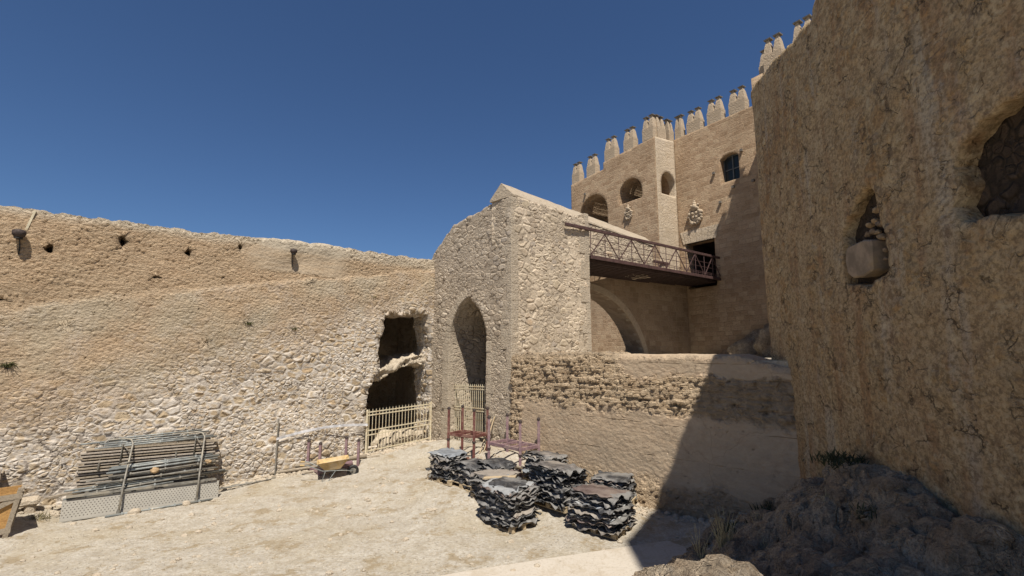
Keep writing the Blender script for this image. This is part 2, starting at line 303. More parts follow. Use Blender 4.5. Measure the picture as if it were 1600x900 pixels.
class MB:
    """collects shapes in world (or local) coordinates, then builds one mesh object"""
    def __init__(s): s.v=[];s.f=[]
    def add(s,vs,fs):
        k=len(s.v); s.v+= [Vector(v) for v in vs]; s.f+=[[i+k for i in f] for f in fs]; return s
    def box(s,c,size,mat=None,taper=1.,bev=0):
        x,y,z=[k/2 for k in size]; vs=[]
        for sz in (-1,1):
            tp=taper if sz>0 else 1.
            for a,b in ((-1,-1),(1,-1),(1,1),(-1,1)): vs.append(Vector((a*x*tp,b*y*tp,sz*z)))
        if mat is not None: vs=[mat@v for v in vs]
        vs=[v+Vector(c) for v in vs]
        return s.add(vs,[(0,3,2,1),(4,5,6,7),(0,1,5,4),(1,2,6,5),(2,3,7,6),(3,0,4,7)])
    def bar(s,a,b,w,h,up=(0,0,1)):
        a,b=Vector(a),Vector(b); d=(b-a); L=d.length; d.normalize(); up=Vector(up)
        if abs(d.dot(up))>.98: up=Vector((0,1,0)) if abs(d.y)<.9 else Vector((1,0,0))
        x=d.cross(up).normalized(); z=x.cross(d).normalized(); m=Matrix((x,d,z)).transposed()
        return s.box((a+b)/2,(w,L,h),m)
    def tube(s,pts,r,n=8,cap=True):
        pts=[Vector(p) for p in pts]; rings=[]; prev=None
        for i,p in enumerate(pts):
            d=(pts[min(i+1,len(pts)-1)]-pts[max(i-1,0)]).normalized()
            if prev is None: x=d.cross(Vector((0,0,1)) if abs(d.z)<.95 else Vector((1,0,0))).normalized()
            else: x=(prev-d*prev.dot(d)).normalized()
            prev=x; y=d.cross(x); rr=r[i] if isinstance(r,(list,tuple)) else r
            rings.append([p+(x*math.cos(2*math.pi*k/n)+y*math.sin(2*math.pi*k/n))*rr for k in range(n)])
        vs=[v for q in rings for v in q]; fs=[]
        for i in range(len(pts)-1):
            for k in range(n): fs.append((i*n+k,i*n+(k+1)%n,(i+1)*n+(k+1)%n,(i+1)*n+k))
        if cap: fs.append(list(range(n))[::-1]); fs.append([len(vs)-n+k for k in range(n)])
        return s.add(vs,fs)
    def prism(s,poly,a,b,frame):
        """poly = [(x,z)] in frame, from depth a to b"""
        n=len(poly); vs=[frame@Vector((x,a,z)) for x,z in poly]+[frame@Vector((x,b,z)) for x,z in poly]
        return s.add(vs,[list(range(n)),list(range(n,2*n))[::-1]]+[(i,i+n,(i+1)%n+n,(i+1)%n) for i in range(n)])
    def build(s,name,mat,parent=None,smooth=False,bevel=0,origin=None,**tg):
        org=Vector(origin) if origin is not None else Vector((sum(v.x for v in s.v)/len(s.v),sum(v.y for v in s.v)/len(s.v),min(v.z for v in s.v)))
        me=np_mesh(name,[v-org for v in s.v],s.f,smooth); o=bpy.data.objects.new(name,me); o.location=org; link(o,parent,mat)
        if bevel:
            b=o.modifiers.new('b','BEVEL'); b.width=bevel; b.segments=1; b.limit_method='ANGLE'
        if tg: tag(o,tg.get('label'),tg.get('cat'),tg.get('group'),tg.get('kind'))
        return o
def frame(P,D,z=0.):
    """local x along D, y into the wall, z up"""
    return Matrix(((D[0],-D[1],0,P[0]),(D[1],D[0],0,P[1]),(0,0,1,z),(0,0,0,1)))
def inside(px,pz,poly):
    n=len(poly); r=np.zeros(px.shape,bool)
    for i in range(n):
        x1,z1=poly[i]; x2,z2=poly[(i+1)%n]
        if z1==z2: continue
        c=((z1>pz)!=(z2>pz))&(px<(x2-x1)*(pz-z1)/(z2-z1)+x1); r^=c
    return r
def nearest(px,pz,poly):
    bd=np.full(px.shape,1e9); bx=px.copy(); bz=pz.copy()
    for i in range(len(poly)):
        x1,z1=poly[i]; x2,z2=poly[(i+1)%len(poly)]; dx,dz=x2-x1,z2-z1; L=dx*dx+dz*dz
        if L==0: continue
        t=np.clip(((px-x1)*dx+(pz-z1)*dz)/L,0,1); qx=x1+t*dx; qz=z1+t*dz; d=(qx-px)**2+(qz-pz)**2
        k=d<bd; bd[k]=d[k]; bx[k]=qx[k]; bz[k]=qz[k]
    return np.sqrt(bd),bx,bz
def wall(name,P,D,outline,holes,thick,res,mat,parent=None,warpf=None,z0=0.,smooth=False):
    xs=[p[0] for p in outline]; zs=[p[1] for p in outline]
    nx=max(1,round((max(xs)-min(xs))/res)); nz=max(1,round((max(zs)-min(zs))/res))
    gx=np.linspace(min(xs),max(xs),nx+1); gz_=np.linspace(min(zs),max(zs),nz+1)
    cx,cz=np.meshgrid((gx[1:]+gx[:-1])/2,(gz_[1:]+gz_[:-1])/2,indexing='ij')
    keep=inside(cx,cz,outline)
    for h in holes: keep&=~inside(cx,cz,h)
    VX,VZ=np.meshgrid(gx,gz_,indexing='ij'); polys=[outline]+holes
    idx=np.arange((nx+1)*(nz+1)).reshape(nx+1,nz+1)
    I,J=np.nonzero(keep); F=np.stack([idx[I,J],idx[I+1,J],idx[I+1,J+1],idx[I,J+1]],1)
    E=np.concatenate([F[:,[0,1]],F[:,[1,2]],F[:,[2,3]],F[:,[3,0]]]); N=(nx+1)*(nz+1)
    key=E[:,0]*N+E[:,1]; rk=E[:,1]*N+E[:,0]; bnd=E[~np.isin(key,rk)]
    X=VX.ravel().copy(); Z=VZ.ravel().copy(); b=np.unique(bnd)
    bx,bz=X[b],Z[b]; best=np.full(bx.shape,1e9); nxs=bx.copy(); nzs=bz.copy()
    for p in polys:
        d,qx,qz=nearest(bx,bz,p); k=d<best; best[k]=d[k]; nxs[k]=qx[k]; nzs[k]=qz[k]
    k=best<res*1.1; X[b[k]]=nxs[k]; Z[b[k]]=nzs[k]
    Y=np.zeros_like(X); ns=max(1,int(min(24,math.ceil(thick/(res*1.6)))))
    vs=[np.stack([X,Y,Z],1)]; fs=[F]; remap=np.full(N,-1); remap[b]=np.arange(len(b)); prev=np.arange(N)
    lay=b
    for s_ in range(1,ns+1):
        y=thick*s_/ns; base=N+(s_-1)*len(b); vs.append(np.stack([X[b],np.full(len(b),y),Z[b]],1))
        a0=lay[remap[bnd[:,0]]]; a1=lay[remap[bnd[:,1]]]; new=np.arange(base,base+len(b))
        n0=new[remap[bnd[:,0]]]; n1=new[remap[bnd[:,1]]]; fs.append(np.stack([a1,a0,n0,n1],1)); lay=new
    vs=np.concatenate(vs); fs=np.concatenate(fs)
    used=np.unique(fs); mp=np.full(len(vs),-1); mp[used]=np.arange(len(used)); vs=vs[used]; fs=mp[fs]
    if warpf is not None: vs=warpf(vs)
    me=np_mesh(name,vs,fs,smooth); o=bpy.data.objects.new(name,me)
    m=frame(P,D,z0); o.location=m.translation; o.rotation_euler=(0,0,math.atan2(D[1],D[0])); link(o,parent,mat); return o
def wob(vs,a=.05,s=.5,seed=0.):
    for i in range(len(vs)):
        v=vs[i]; vs[i][1]+=a*noise.noise(Vector((v[0]*s+seed,v[1]*s,v[2]*s)))+a*.4*noise.noise(Vector((v[0]*s*3.1+seed,v[1]*s,v[2]*s*3.1)))
    return vs
def rag(pts,amp,step=.18,seed=0,closed=False):
    """break a polyline into short jittered pieces"""
    out=[]; rr=random.Random(seed); n=len(pts); m=n if closed else n-1
    for i in range(m):
        a=Vector(pts[i]); b=Vector(pts[(i+1)%n]); L=(b-a).length; k=max(1,int(L/step)); nn=Vector((-(b-a).y,(b-a).x)).normalized() if L else Vector((0,0))
        for j in range(k):
            p=a+(b-a)*j/k
            if j or True: p=p+nn*rr.uniform(-amp,amp)
            out.append((p.x,p.y))
    if not closed: out.append(tuple(pts[-1]))
    return out
def arc(cx,cz,r,a0,a1,n=16,rz=None): return [(cx+r*math.cos(R(a0+(a1-a0)*i/n)),cz+(rz or r)*math.sin(R(a0+(a1-a0)*i/n))) for i in range(n+1)]

# ------------------------------------------------------------------ ground
CP=np.array([(-13.1,12.7,.38),(-12.7,13.1,.28),(-11.3,13.2,.0),(-9.4,15,.0),(-8.15,17.0,.17),(-5.7,19.1,.44),(-3.5,20.9,.6),(-2.5,19.9,.8),(-.87,18,.98),(0,17,1.0),(1.2,15.8,.75),(2.4,14.6,.4),(4,13.2,.13),(6.2,11.1,.7),(0,12,0),(2.4,11.5,0),(-4,13,0),(-8,12,0),(-3,10,0),(0,9,0),(5,9.5,0.3),(-8,8,0),(-1,15.3,.35),(-3.5,17.5,.25),(-6,16,.05),(2.5,9.5,0),(3.2,10.8,0.02),(-15,9,.2),(-10,10,0)])
def gzn(x,y):
    k=1/((x[...,None]-CP[:,0])**2+(y[...,None]-CP[:,1])**2+.15)**1.5
    return (k*CP[:,2]).sum(-1)/k.sum(-1)
def gz(x,y): return float(gzn(np.array([x]),np.array([y]))[0])
def axis(a,b,st,far):
    core=np.arange(a,b+st/2,st); o=[];x=b;d=st
    while x<far: d*=1.35; x+=d; o.append(x)
    p=[];x=a;d=st
    while x>-far: d*=1.35; x-=d; p.append(x)
    return np.array(p[::-1]+list(core)+o)
ax=axis(-14.5,6.,.045,600); ay=axis(7.8,21.5,.045,600); GX,GY=np.meshgrid(ax,ay,indexing='ij'); GZ=gzn(GX,GY)-.035
idx=np.arange(GX.size).reshape(GX.shape); F=np.stack([idx[:-1,:-1],idx[1:,:-1],idx[1:,1:],idx[:-1,1:]],-1).reshape(-1,4)
g=bpy.data.objects.new('ground',np_mesh('ground',np.stack([GX.ravel(),GY.ravel(),GZ.ravel()],1),F,True)); link(g,None,M['ground']); g['kind']='structure'
# pale path crossing the foreground
pm=MB(); e0=Vector((-3.2,9.15)); e1=Vector((-.95,9.88)); e2=Vector((5.6,12.05)); 
pp=[(-5,7.6),(-3.2,8.9),(-.95,9.86),(1.2,10.62),(3.2,11.3),(5.9,12.2),(6.3,11.0),(5.5,7.5),(2,4),(-3,4)]
pm.add([(x,y,.055) for x,y in pp]+[(x,y,-.05) for x,y in pp],[list(range(10))[::-1]]+[(i,(i+1)%10,(i+1)%10+10,i+10) for i in range(10)])
pm.build('path',M['path'],kind='structure')

# ------------------------------------------------------------------ left courtyard wall   (local x: 0 at the far left .. corner at 16.6)
SL=16.6; PL=L0-U*SL
def lx(t): return SL-t
topL=rag([(0,8.1),(lx(13.4),8.08),(lx(10.2),8.1),(lx(7.3),8.22),(lx(5),8.32),(lx(2.4),8.32),(SL,8.36)],.045,.2,3)
big_hole=rag([(lx(3.06),.3),(lx(3.06),2.95),(lx(2.6),3.7),(lx(2.75),4.3),(lx(2.5),5.1),(lx(2.5),6.0),(lx(.22),6.07),(lx(.12),5.2),(lx(-.02),4.6),(lx(.1),4.0),(lx(.06),3.2),(lx(-.04),2.3),(lx(-.02),.3)],.05,.22,5,True)
def blob(x,z,w,h,seed): 
    rr=random.Random(seed); return [(x+w/2*math.cos(a)*rr.uniform(.8,1.15),z+h/2*math.sin(a)*rr.uniform(.8,1.15)) for a in [k*math.pi/5 for k in range(10)]]
put=[blob(lx(12.41),7.15,.38,.38,1),blob(lx(10.87),7.62,.38,.5,2),blob(lx(9.2),7.5,.36,.46,3),blob(lx(7.75),7.9,.32,.36,4),blob(lx(9.95),6.6,.45,.26,6),blob(lx(11.9),5.0,.45,.26,7),blob(lx(13.2),5.65,.5,.24,8),blob(lx(8.6),4.6,.36,.24,9),blob(lx(5.4),6.9,.28,.26,10)]
LW=empty('courtyard_wall',(PL.x,PL.y,0),'long tan courtyard wall of rubble below and eroded rammed earth above, ragged cave-like opening at its right end','wall')
wall('masonry_face',PL,U,[(0,-.5),(SL+.15,-.5),(SL+.15,8.36)]+topL[::-1],[big_hole]+put,1.1,.042,M['left'],LW,lambda v:wob(v,.12,.45,3.))
fr=frame(PL,U); mb=MB()
for a,b in ((0,lx(3.3)),): mb.prism([(a,-.5),(b,-.5),(b,7.95),(a,7.95)],.75,1.05,fr)
mb.prism([(lx(3.3),6.2),(SL,6.2),(SL,8.1),(lx(3.3),8.1)],.75,1.05,fr); mb.build('wall_core',M['inner'],LW)
# chamber behind the opening
def room(name,fr,x0,x1,y0,y1,z0,z1,mat,parent):
    m=MB(); P=lambda x,y,z: fr@Vector((x,y,z))
    m.add([P(x0,y0,z0),P(x1,y0,z0),P(x1,y1,z0),P(x0,y1,z0),P(x0,y0,z1),P(x1,y0,z1),P(x1,y1,z1),P(x0,y1,z1)],[(0,1,2,3),(7,6,5,4),(1,5,6,2),(3,7,4,0),(2,6,7,3)])
    return m.build(name,mat,parent)
room('chamber',fr,lx(3.9),lx(-1.),1.0,5.2,.25,6.6,M['inner'],LW)
def rough_slab(poly,y0,y1,res,amp,fr,seed,n=1.6):
    # prism subdivided and roughened
    m=MB(); m.prism(poly,y0,y1,fr); me=np_mesh('t',m.v,m.f)
    import bmesh
    bm=bmesh.new(); bm.from_mesh(me); bmesh.ops.triangulate(bm,faces=bm.faces[:])
    for _ in range(7):
        es=[e for e in bm.edges if e.calc_length()>res]
        if not es: break
        bmesh.ops.subdivide_edges(bm,edges=es,cuts=1); bmesh.ops.triangulate(bm,faces=[f for f in bm.faces if len(f.verts)>3])
    bm.normal_update()
    for v in bm.verts:
        k=noise.fractal(v.co*n+Vector((seed,0,0)),.8,2.1,4); v.co+=v.normal*k*amp
    r=MB(); r.v=[v.co.copy() for v in bm.verts]; bm.verts.index_update(); r.f=[[v.index for v in f.verts] for f in bm.faces]; bm.free(); bpy.data.meshes.remove(me); return r
rough_slab([(lx(2.8),3.3),(lx(1.9),3.8),(lx(1.0),4.12),(lx(.1),4.3),(lx(.05),3.7),(lx(.8),3.85),(lx(1.6),3.62),(lx(2.3),3.15)],.12,3.4,.10,.17,fr,2,2.6).build('vault_remnant',M['stone'],LW,True)

# ------------------------------------------------------------------ gatehouse
GH=empty('gatehouse',(C0.x,C0.y,.9),'tall stone gatehouse block with pointed arch in front and sloping top, at courtyard corner','building')
FD=-V; xl=lambda t:5.37-t
ox0,ox1=xl(3.93),xl(1.37); oc=(ox0+ox1)/2; hw=(ox1-ox0)/2
def pointed(x0,x1,zs,zt,n=10,inset=0.):
    w=(x1-x0); c=(x0+x1)/2; k=(zt-zs); r=(w*w/4+k*k)/w   # radius of each side
    L=[]; a=math.asin(min(1,k/r))
    left=[(x0+r-r*math.cos(a*i/n),zs+r*math.sin(a*i/n)) for i in range(n+1)]
    right=[(x1-r+r*math.cos(a*i/n),zs+r*math.sin(a*i/n)) for i in range(n+1)]
    return left,right
la,ra=pointed(ox0,ox1,4.7,6.55)
hole=[(ox0,.6)]+la+ra[::-1][1:]+[(ox1,.6)]
topG=rag([(0,8.6),(.08,8.75),(1.66,9.72),(3.2,9.9),(4.75,10.02)],.04,.22,9)+[(5.37,10.05)]
G_face=wall('front_wall',L0+Vector((-.03,.0)),(C0-L0).normalized(),[(-.1,-.2),(5.37,-.2),(5.37,10.05)]+topG[::-1]+[(-.1,8.5)],[hole],3.0,.05,M['block'],GH,lambda v:wob(v,.03,.6,7.))
wall('side_wall',C0,U,[(.03,-.2),(4.28,-.2),(4.28,9.95),(.03,10.08)],[],.9,.05,M['block_side'],GH,lambda v:wob(v,.03,.6,17.))
frG=frame(L0,(C0-L0).normalized())
def quoin(fr_,x,z0,z1,w1,side,parent,mat,seed,dp=.03,th=.3):
    rr=random.Random(seed); z=z0; m=MB()
    while z<z1:
        h=rr.uniform(.26,.42); w=w1*rr.choice((.6,1.3))*rr.uniform(.85,1.15); xx=(x,x+side*w); a,b=min(xx),max(xx)
        m.prism([(a+.006,z+.006),(b-.006,z+.006),(b-.006,z+h-.006),(a+.006,z+h-.006)],-dp-rr.uniform(0,.015),th,fr_); z+=h
    return m.build('quoins',mat,parent,bevel=.015)
frS=frame(C0,U)
quoin(frG,5.37+.04,.9,10.0,.42,-1,GH,M['dress'],1,.045,.25)
# side quoins share the corner: narrow facing blocks butted behind the front ones
quoin(frS,4.30,4.1,9.8,.4,-1,GH,M['dress'],3,.045,.35)
# arch ring of voussoirs and jambs
def ring(left,right,w,fr_,jz,parent,mat,seed,dp=.062,th=.35):
    rr=random.Random(seed); m=MB()
    def seg(a,b,na,nb):
        A,B=Vector(a),Vector(b); w_=w*rr.uniform(.85,1.2)
        m.prism([tuple(A),tuple(B),tuple(B+nb*w_),tuple(A+na*w_)],-dp-rr.uniform(0,.02),th,fr_)
    for side,pts in ((-1,left),(1,right)):
        for i in range(len(pts)-1):
            a,b=Vector(pts[i]),Vector(pts[i+1]); d=(b-a).normalized(); n=Vector((-d.y,d.x))*(-side)
            n=-n if n.x*side<0 else n
            seg(a+d*.005,b-d*.005,n,n)
        x=pts[0][0]; z=pts[0][1]
        while z>jz:
            h=rr.uniform(.3,.48); ww=w*rr.choice((.8,1.3)); xx=sorted((x,x+side*ww))
            m.prism([(xx[0],z-h+.008),(xx[1],z-h+.008),(xx[1],z-.006),(xx[0],z-.006)],-dp-rr.uniform(0,.015),th,fr_); z-=h
    return m.build('arch_ring',mat,parent,bevel=.012)
ring(la,ra,.34,frG,.9,GH,M['dress'],4)
room('passage',frG,ox0-.6,ox1+.5,2.95,5.5,.6,6.9,M['inner'],GH)
# long saddleback wall over the side
frW=frame(C0+Vector((.02,.06)),W)
wall('parapet_wall',C0+Vector((.02,.06)),W,[(0,8.4),(11.1,8.4),(11.1,10.1),(0,10.1)],[],1.05,.1,M['block_side'],GH)
m=MB()
rs=[]; n=40; prof=[(-.10,10.06),(-.10,10.17),(.50,10.74),(1.12,10.17),(1.12,10.06)]
for i in range(n+1):
    x=-.12+11.5*i/n; rs.append([frW@Vector((x,y+.012*noise.noise(Vector((x*2,y,1))),z+.02*noise.noise(Vector((x*1.3,z*3,5))))) for y,z in prof])
vs=[v for r_ in rs for v in r_]; k=len(prof); fs=[(i*k+j,(i)*k+(j+1)%k,(i+1)*k+(j+1)%k,(i+1)*k+j) for i in range(n) for j in range(k)]+[list(range(k))[::-1],[n*k+j for j in range(k)]]
m.add(vs,fs).build('saddleback_roof',M['roofst'],GH)
MB().prism([(-.06,9.5),(-.06,10.1),(1.1,10.1),(1.1,9.5)],-.06,.5,frame(C0+Vector((.02,.06))+Vector((-W.y,W.x))*0,W)@Matrix.Rotation(0,4,'Z')).build('gable_base',M['block'],GH)

# ------------------------------------------------------------------ lower retaining wall + terrace
RW=empty('retaining_wall',(C0.x,C0.y,.5),'low tan rammed earth wall with rough crumbling upper band below the bridge','wall')
tp=rag([(.02,4.10),(2.0,4.14),(5.2,4.12),(7.5,4.10),(7.95,3.98),(9.3,3.7)],.015,.2,11)
wall('wall_face',C0+Vector((.06,-.06)),Q,[(0,-.4),(9.3,-.4)]+tp[::-1],[],1.0,.042,M['lower'],RW,lambda v:wob(v,.04,.5,23.))
m=MB(); A=C0+U*.2; B=C0+Q*9.; tpv=[A,B,Vector((22,18)),Vector((14,38)),Vector((4,36)),Vector((1.2,22.2)),C0+U*4.2]
n=len(tpv); m.add([(p.x,p.y,4.06) for p in tpv]+[(p.x,p.y,3.7) for p in tpv],[list(range(n)),]+[(i,i+n,(i+1)%n+n,(i+1)%n) for i in range(n)]).build('terrace_floor',M['ground'],RW)

# ------------------------------------------------------------------ arch wall under the bridge
PA=Vector((1.0,22.59))
AW=empty('arch_wall',(PA.x+CE.x*5,PA.y+CE.y*5,4.06),'shaded stone wall with a wide open arch beneath the iron bridge','wall')
hole=[(7.9,3.9)]+arc(3.3,3.0,4.65,14,150,24)+[(-.8,3.9)]
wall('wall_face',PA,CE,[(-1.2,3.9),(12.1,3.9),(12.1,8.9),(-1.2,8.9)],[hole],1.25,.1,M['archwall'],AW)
m=MB(); fa=frame(PA,CE); rr=random.Random(3)
a=arc(3.3,3.0,4.65,14,150,30); b=arc(3.3,3.0,5.0,14,150,30)
for i in range(30): m.prism([a[i],b[i],b[i+1],a[i+1]],-.03-rr.uniform(0,.02),.3,fa)
m.build('arch_ring',M['merlon'],AW,bevel=.012)

# ------------------------------------------------------------------ castle
root0=Vector((10.7,29.68)); T=root0-CE*1.92; TL=T-CD*8.08
CA=empty('castle',(T.x,T.y,4.),'high tan ashlar castle with paired pointed merlons, arched galleries and stone coats of arms','building')
o1=[(.86,12.2)]+[(2.33-1.47*math.cos(R(a)),14.37+1.47*math.sin(R(a))) for a in range(0,181,12)]+[(3.8,12.2)]
o2=[(4.88,14.36)]+[(5.9-1.02*math.cos(R(a)),14.93+1.02*math.sin(R(a))) for a in range(0,181,12)]+[(6.92,14.36)]
wall('tower_face',TL,CD,[(0,0),(8.08,0),(8.08,18.05),(3.5,17.9),(3.5,17.4),(0,17.3)],[o1,o2],.4,.13,M['castle'],CA)
frT=frame(TL,CD); frM=frame(root0,CD); frE=frame(T,CE)
def barrel(name,fr_,ol,y0,y1,mat,parent,sc0=1.):
    m=MB(); n=len(ol); m.add([fr_@Vector((x,y0,z)) for x,z in ol]+[fr_@Vector((x,y1,z)) for x,z in ol],[list(range(n,2*n))]+[(i,(i+1)%n,(i+1)%n+n,i+n) for i in range(n)]); return m.build(name,mat,parent)
barrel('gallery_room',frT,o1,.4,3.4,M['castle'],CA); barrel('gallery_room',frT,o2,.4,2.6,M['castle'],CA)
o3=[(.42,14.36)]+[(1.14-.72*math.cos(R(a)),15.1+.82*math.sin(R(a))) for a in range(0,181,15)]+[(1.86,14.36)]
wall('tower_side',T+Vector((CE.y,-CE.x))*.02,CE,[(.03,0),(1.92,0),(1.92,18.2),(.03,18.05)],[o3],.5,.12,M['castle_pale'],CA)
barrel('side_niche',frame(T+Vector((CE.y,-CE.x))*.02,CE),o3,.5,1.1,M['castle'],CA)
win=[(3.17,14.33)]+[(3.17,15.8),(3.45,15.98),(3.75,16.04),(4.05,15.98),(4.33,15.8)]+[(4.33,14.33)]
door=[(.5,8.3),(.5,11.15),(2.5,11.15),(2.5,8.3)]
wall('curtain_face',root0,CD,[(0,0),(12,0),(12,18.2),(0,18.32)],[win,door],.75,.13,M['castle'],CA)
room('doorway_recess',frM,.4,2.6,.74,3.2,8.3,11.3,M['irond'],CA)  # joist colour reused here to paint the unlit depth of the doorway
m=MB(); m.prism([(3.1,14.2),(4.4,14.2),(4.4,16.2),(3.1,16.2)],.42,.45,frM); gl=m.build('window',M['glass'],CA)
m=MB()
for x in (3.2,3.75,4.3): m.prism([(x-.035,14.3),(x+.035,14.3),(x+.035,16.1),(x-.035,16.1)],.36,.41,frM)
for z in (14.37,15.15,15.95): m.prism([(3.24,z-.03),(4.26,z-.03),(4.26,z+.03),(3.24,z+.03)],.37,.405,frM)
m.build('window_frame',plain('grey_window_frame',(.10,.105,.10),.5),gl)
m=MB()
for i in range(12):
    a0,a1=[(0.35+2.3*k/12) for k in (i,i+1)]; b0,b1=.15+2.7*i/12,.15+2.7*(i+1)/12; m.prism([(a0,11.15),(a1-.01,11.15),(b1-.01,11.95),(b0,11.95)],-.03-.01*(i%2),.3,frM)
m.build('door_lintel',M['castle_pale'],CA,bevel=.01)
# nearer tower, seen only above the big wall
K=Vector((12.46,21.9))+CE*.12
wall('near_tower_side',K,CE,[(0,0),(2.95,0),(2.95,18.2),(0,18.2)],[],.6,.4,M['castle'],CA)
wall('near_tower_face',K,CD,[(.04,0),(9,0),(9,18.2),(.04,18.2)],[],.6,.3,M['castle'],CA)
# merlons
def merlon_mesh():
    m=MB(); w=1.08; d=.5
    m.box((0,0,.40),(w*.96,d*.98,.80),None,1.)
    mm=[]
    for sx in (-1,1):
        x=sx*w/4; 
        vs=[(x-w/4.6,-d/2.3,.8),(x+w/4.6,-d/2.3,.8),(x+w/4.6,d/2.3,.8),(x-w/4.6,d/2.3,.8)]
        c=x*1.04; t=.07
        vs+=[(c-t*2.1,-t*2.2,1.32),(c+t*2.1,-t*2.2,1.32),(c+t*2.1,t*2.2,1.32),(c-t*2.1,t*2.2,1.32)]
        vs+=[(c-t,-t,1.62),(c+t,-t,1.62),(c+t,t,1.62),(c-t,t,1.62)]
        f=[]
        for k in range(2):
            o=k*4; f+=[(o+j,o+(j+1)%4,o+4+(j+1)%4,o+4+j) for j in range(4)]
        f.append((8,9,10,11)); m.add([Vector(v)+Vector((0,0,.002)) for v in vs],f)
    return np_mesh('merlon',m.v,m.f)
MM=merlon_mesh(); MM.materials.append(M['merlon'])
cm=MB()
cm.add([(-.16,-.16,0),(.16,-.16,0),(.16,.16,0),(-.16,.16,0),(-.17,-.17,.05),(.17,-.17,.05),(.17,.17,.05),(-.17,.17,.05),(0,0,.15)],[(3,2,1,0),(0,1,5,4),(1,2,6,5),(2,3,7,6),(3,0,4,7),(4,5,8),(5,6,8),(6,7,8),(7,4,8)])
CM=np_mesh('merlon_cap',cm.v,cm.f); CM.materials.append(M['cap'])
def merlon(fr_,x,z,y=.25,ang=0.,sx=1.,sz=1.):
    o=bpy.data.objects.new('merlon',MM); D=fr_.col[0]; loc=fr_@Vector((x,y,z)); o.location=loc
    o.rotation_euler=(0,0,math.atan2(D[1],D[0])+ang); o.scale=(sx,1,sz*random.uniform(.95,1.05)); link(o,CA)
    for s in (-1,1):
        c=bpy.data.objects.new('cap',CM); c.parent=o; c.location=(s*.27,0,1.622); c.scale=(1/sx,1,1); COL.objects.link(c)
for x0,x1,z in ((0,1.07,17.3),(1.64,2.77,17.35),(3.5,4.75,17.9),(5.34,6.43,17.97),(6.98,8.08,18.05)): merlon(frT,(x0+x1)/2,z,sx=(x1-x0)/1.3)
merlon(frE,.78,18.1,sx=.8,y=.26); merlon(frE,1.75,18.15,sx=.5)
for x0,x1 in ((.1,.6),(.97,2.04),(2.44,3.47),(3.88,4.95),(5.5,6.5)): merlon(frM,(x0+x1)/2,18.25,sx=(x1-x0)/1.12)
frK=frame(K,CD)
for x0,x1 in ((0,1.02),(1.42,2.4),(3,4),(4.5,5.5)): merlon(frK,(x0+x1)/2,18.2,sx=(x1-x0)/1.2,sz=1.05)
frKE=frame(K,CE)
for x in (.75,2.2): merlon(frKE,x+.4,18.2)
for x in (.5,2.3,4.0,5.6,7.4): merlon(frT,x+.55,17.1,y=6.)   # far side of the tower
# coats of arms: generic carved reliefs
def crest(fr_,x,z,s,lbl):
    par=empty('carved_crest',fr_@Vector((x,0,z-s*.7)),None,None); par.parent=CA; par.matrix_parent_inverse=wm(CA).inverted()
    m=MB(); sh=[(-.42,.35),(.42,.35),(.44,-.05),(.3,-.4),(0,-.62),(-.3,-.4),(-.44,-.05)]
    m.prism([(x+a*s,z+b*s) for a,b in sh],-.16*s,.0,fr_); m.build('shield',M['carve'],par,bevel=.03*s)
    m=MB()
    for k in range(18):
        a=k/18*2*math.pi; r=.60+.05*math.sin(k*2.3); c=fr_@Vector((x+r*s*math.cos(a)*.95,-.08*s,z-.08*s+r*s*math.sin(a)*1.1)); m.add(*ico(c,.15*s*(1+.3*math.sin(k*1.7)),k))
    m.build('wreath',M['carve'],par,True)
    m=MB(); 
    for (dx,dz,r) in ((0,.72,.26),(-.2,.62,.16),(.2,.62,.16),(0,1.0,.17),(0,1.22,.1),(-.33,.86,.1),(.33,.86,.1)): m.add(*ico(fr_@Vector((x+dx*s,-.1*s,z+dz*s)),r*s,int(dx*10)))
    m.build('helm',M['carve'],par,True)
    m=MB()
    for (dx,dz,r) in ((-.18,.14,.12),(.18,.14,.12),(-.14,-.2,.1),(.14,-.2,.1)): m.add(*ico(fr_@Vector((x+dx*s,-.17*s,z+dz*s)),r*s,3))
    m.build('charges',M['carve'],par,True)
_ICO=None
def ico(c,r,seed=0,amp=.25,sq=(1,1,1),sub=2):
    import bmesh
    global _ICO
    if _ICO is None: _ICO={}
    if sub not in _ICO:
        bm=bmesh.new(); bmesh.ops.create_icosphere(bm,subdivisions=sub,radius=1); _ICO[sub]=([v.co.copy() for v in bm.verts],[[v.index for v in f.verts] for f in bm.faces]); bm.free()
    V_,F_=_ICO[sub]; c=Vector(c); out=[]
    for v in V_:
        k=1+amp*noise.fractal(v*1.4+Vector((seed*3.7,seed,0)),1.,2.,3); out.append(c+Vector((v.x*sq[0],v.y*sq[1],v.z*sq[2]))*r*k)
    return out,F_
crest(frM,1.33,12.85,.72,''); crest(frT,5.72,13.55,.48,'')
m=MB()
for fr_,x,z in ((frM,2.75,15.1),(frM,4.55,15.9),(frM,3.05,13.2),(frM,3.9,13.9),(frM,5.1,13.9),(frT,1.6,16.1)):
    m.prism([(x-.07,z-.07),(x+.07,z-.07),(x+.07,z+.07),(x-.07,z+.07)],-.12,.05,fr_)
m.build('stone_peg',M['cap'],CA)
# natural rock below the castle wall
m=MB()
for x,y,r,s,k in ((5.0,.35,1.2,(1.5,.55,1.0),1),(6.8,.3,1.5,(1.5,.5,1.2),2),(9.0,.1,1.6,(1.5,.6,1.4),3)):
    c=frM@Vector((x,y,4.2)); v,f=ico(c,r,k,.0,s,5)
    v=[q_+Vector((CD.y,-CD.x,0))*0+(q_-c)*(noise.ridged_multi_fractal(q_*.9,.9,2.2,5,1.,2.)*.22-.2)+Vector((noise.noise(q_*3),noise.noise(q_*3+Vector((9,0,0))),0))*.12 for q_ in v]
    m.add(v,f)
rk=m.build('rock_outcrop',M['rock'],None,True,kind='structure')

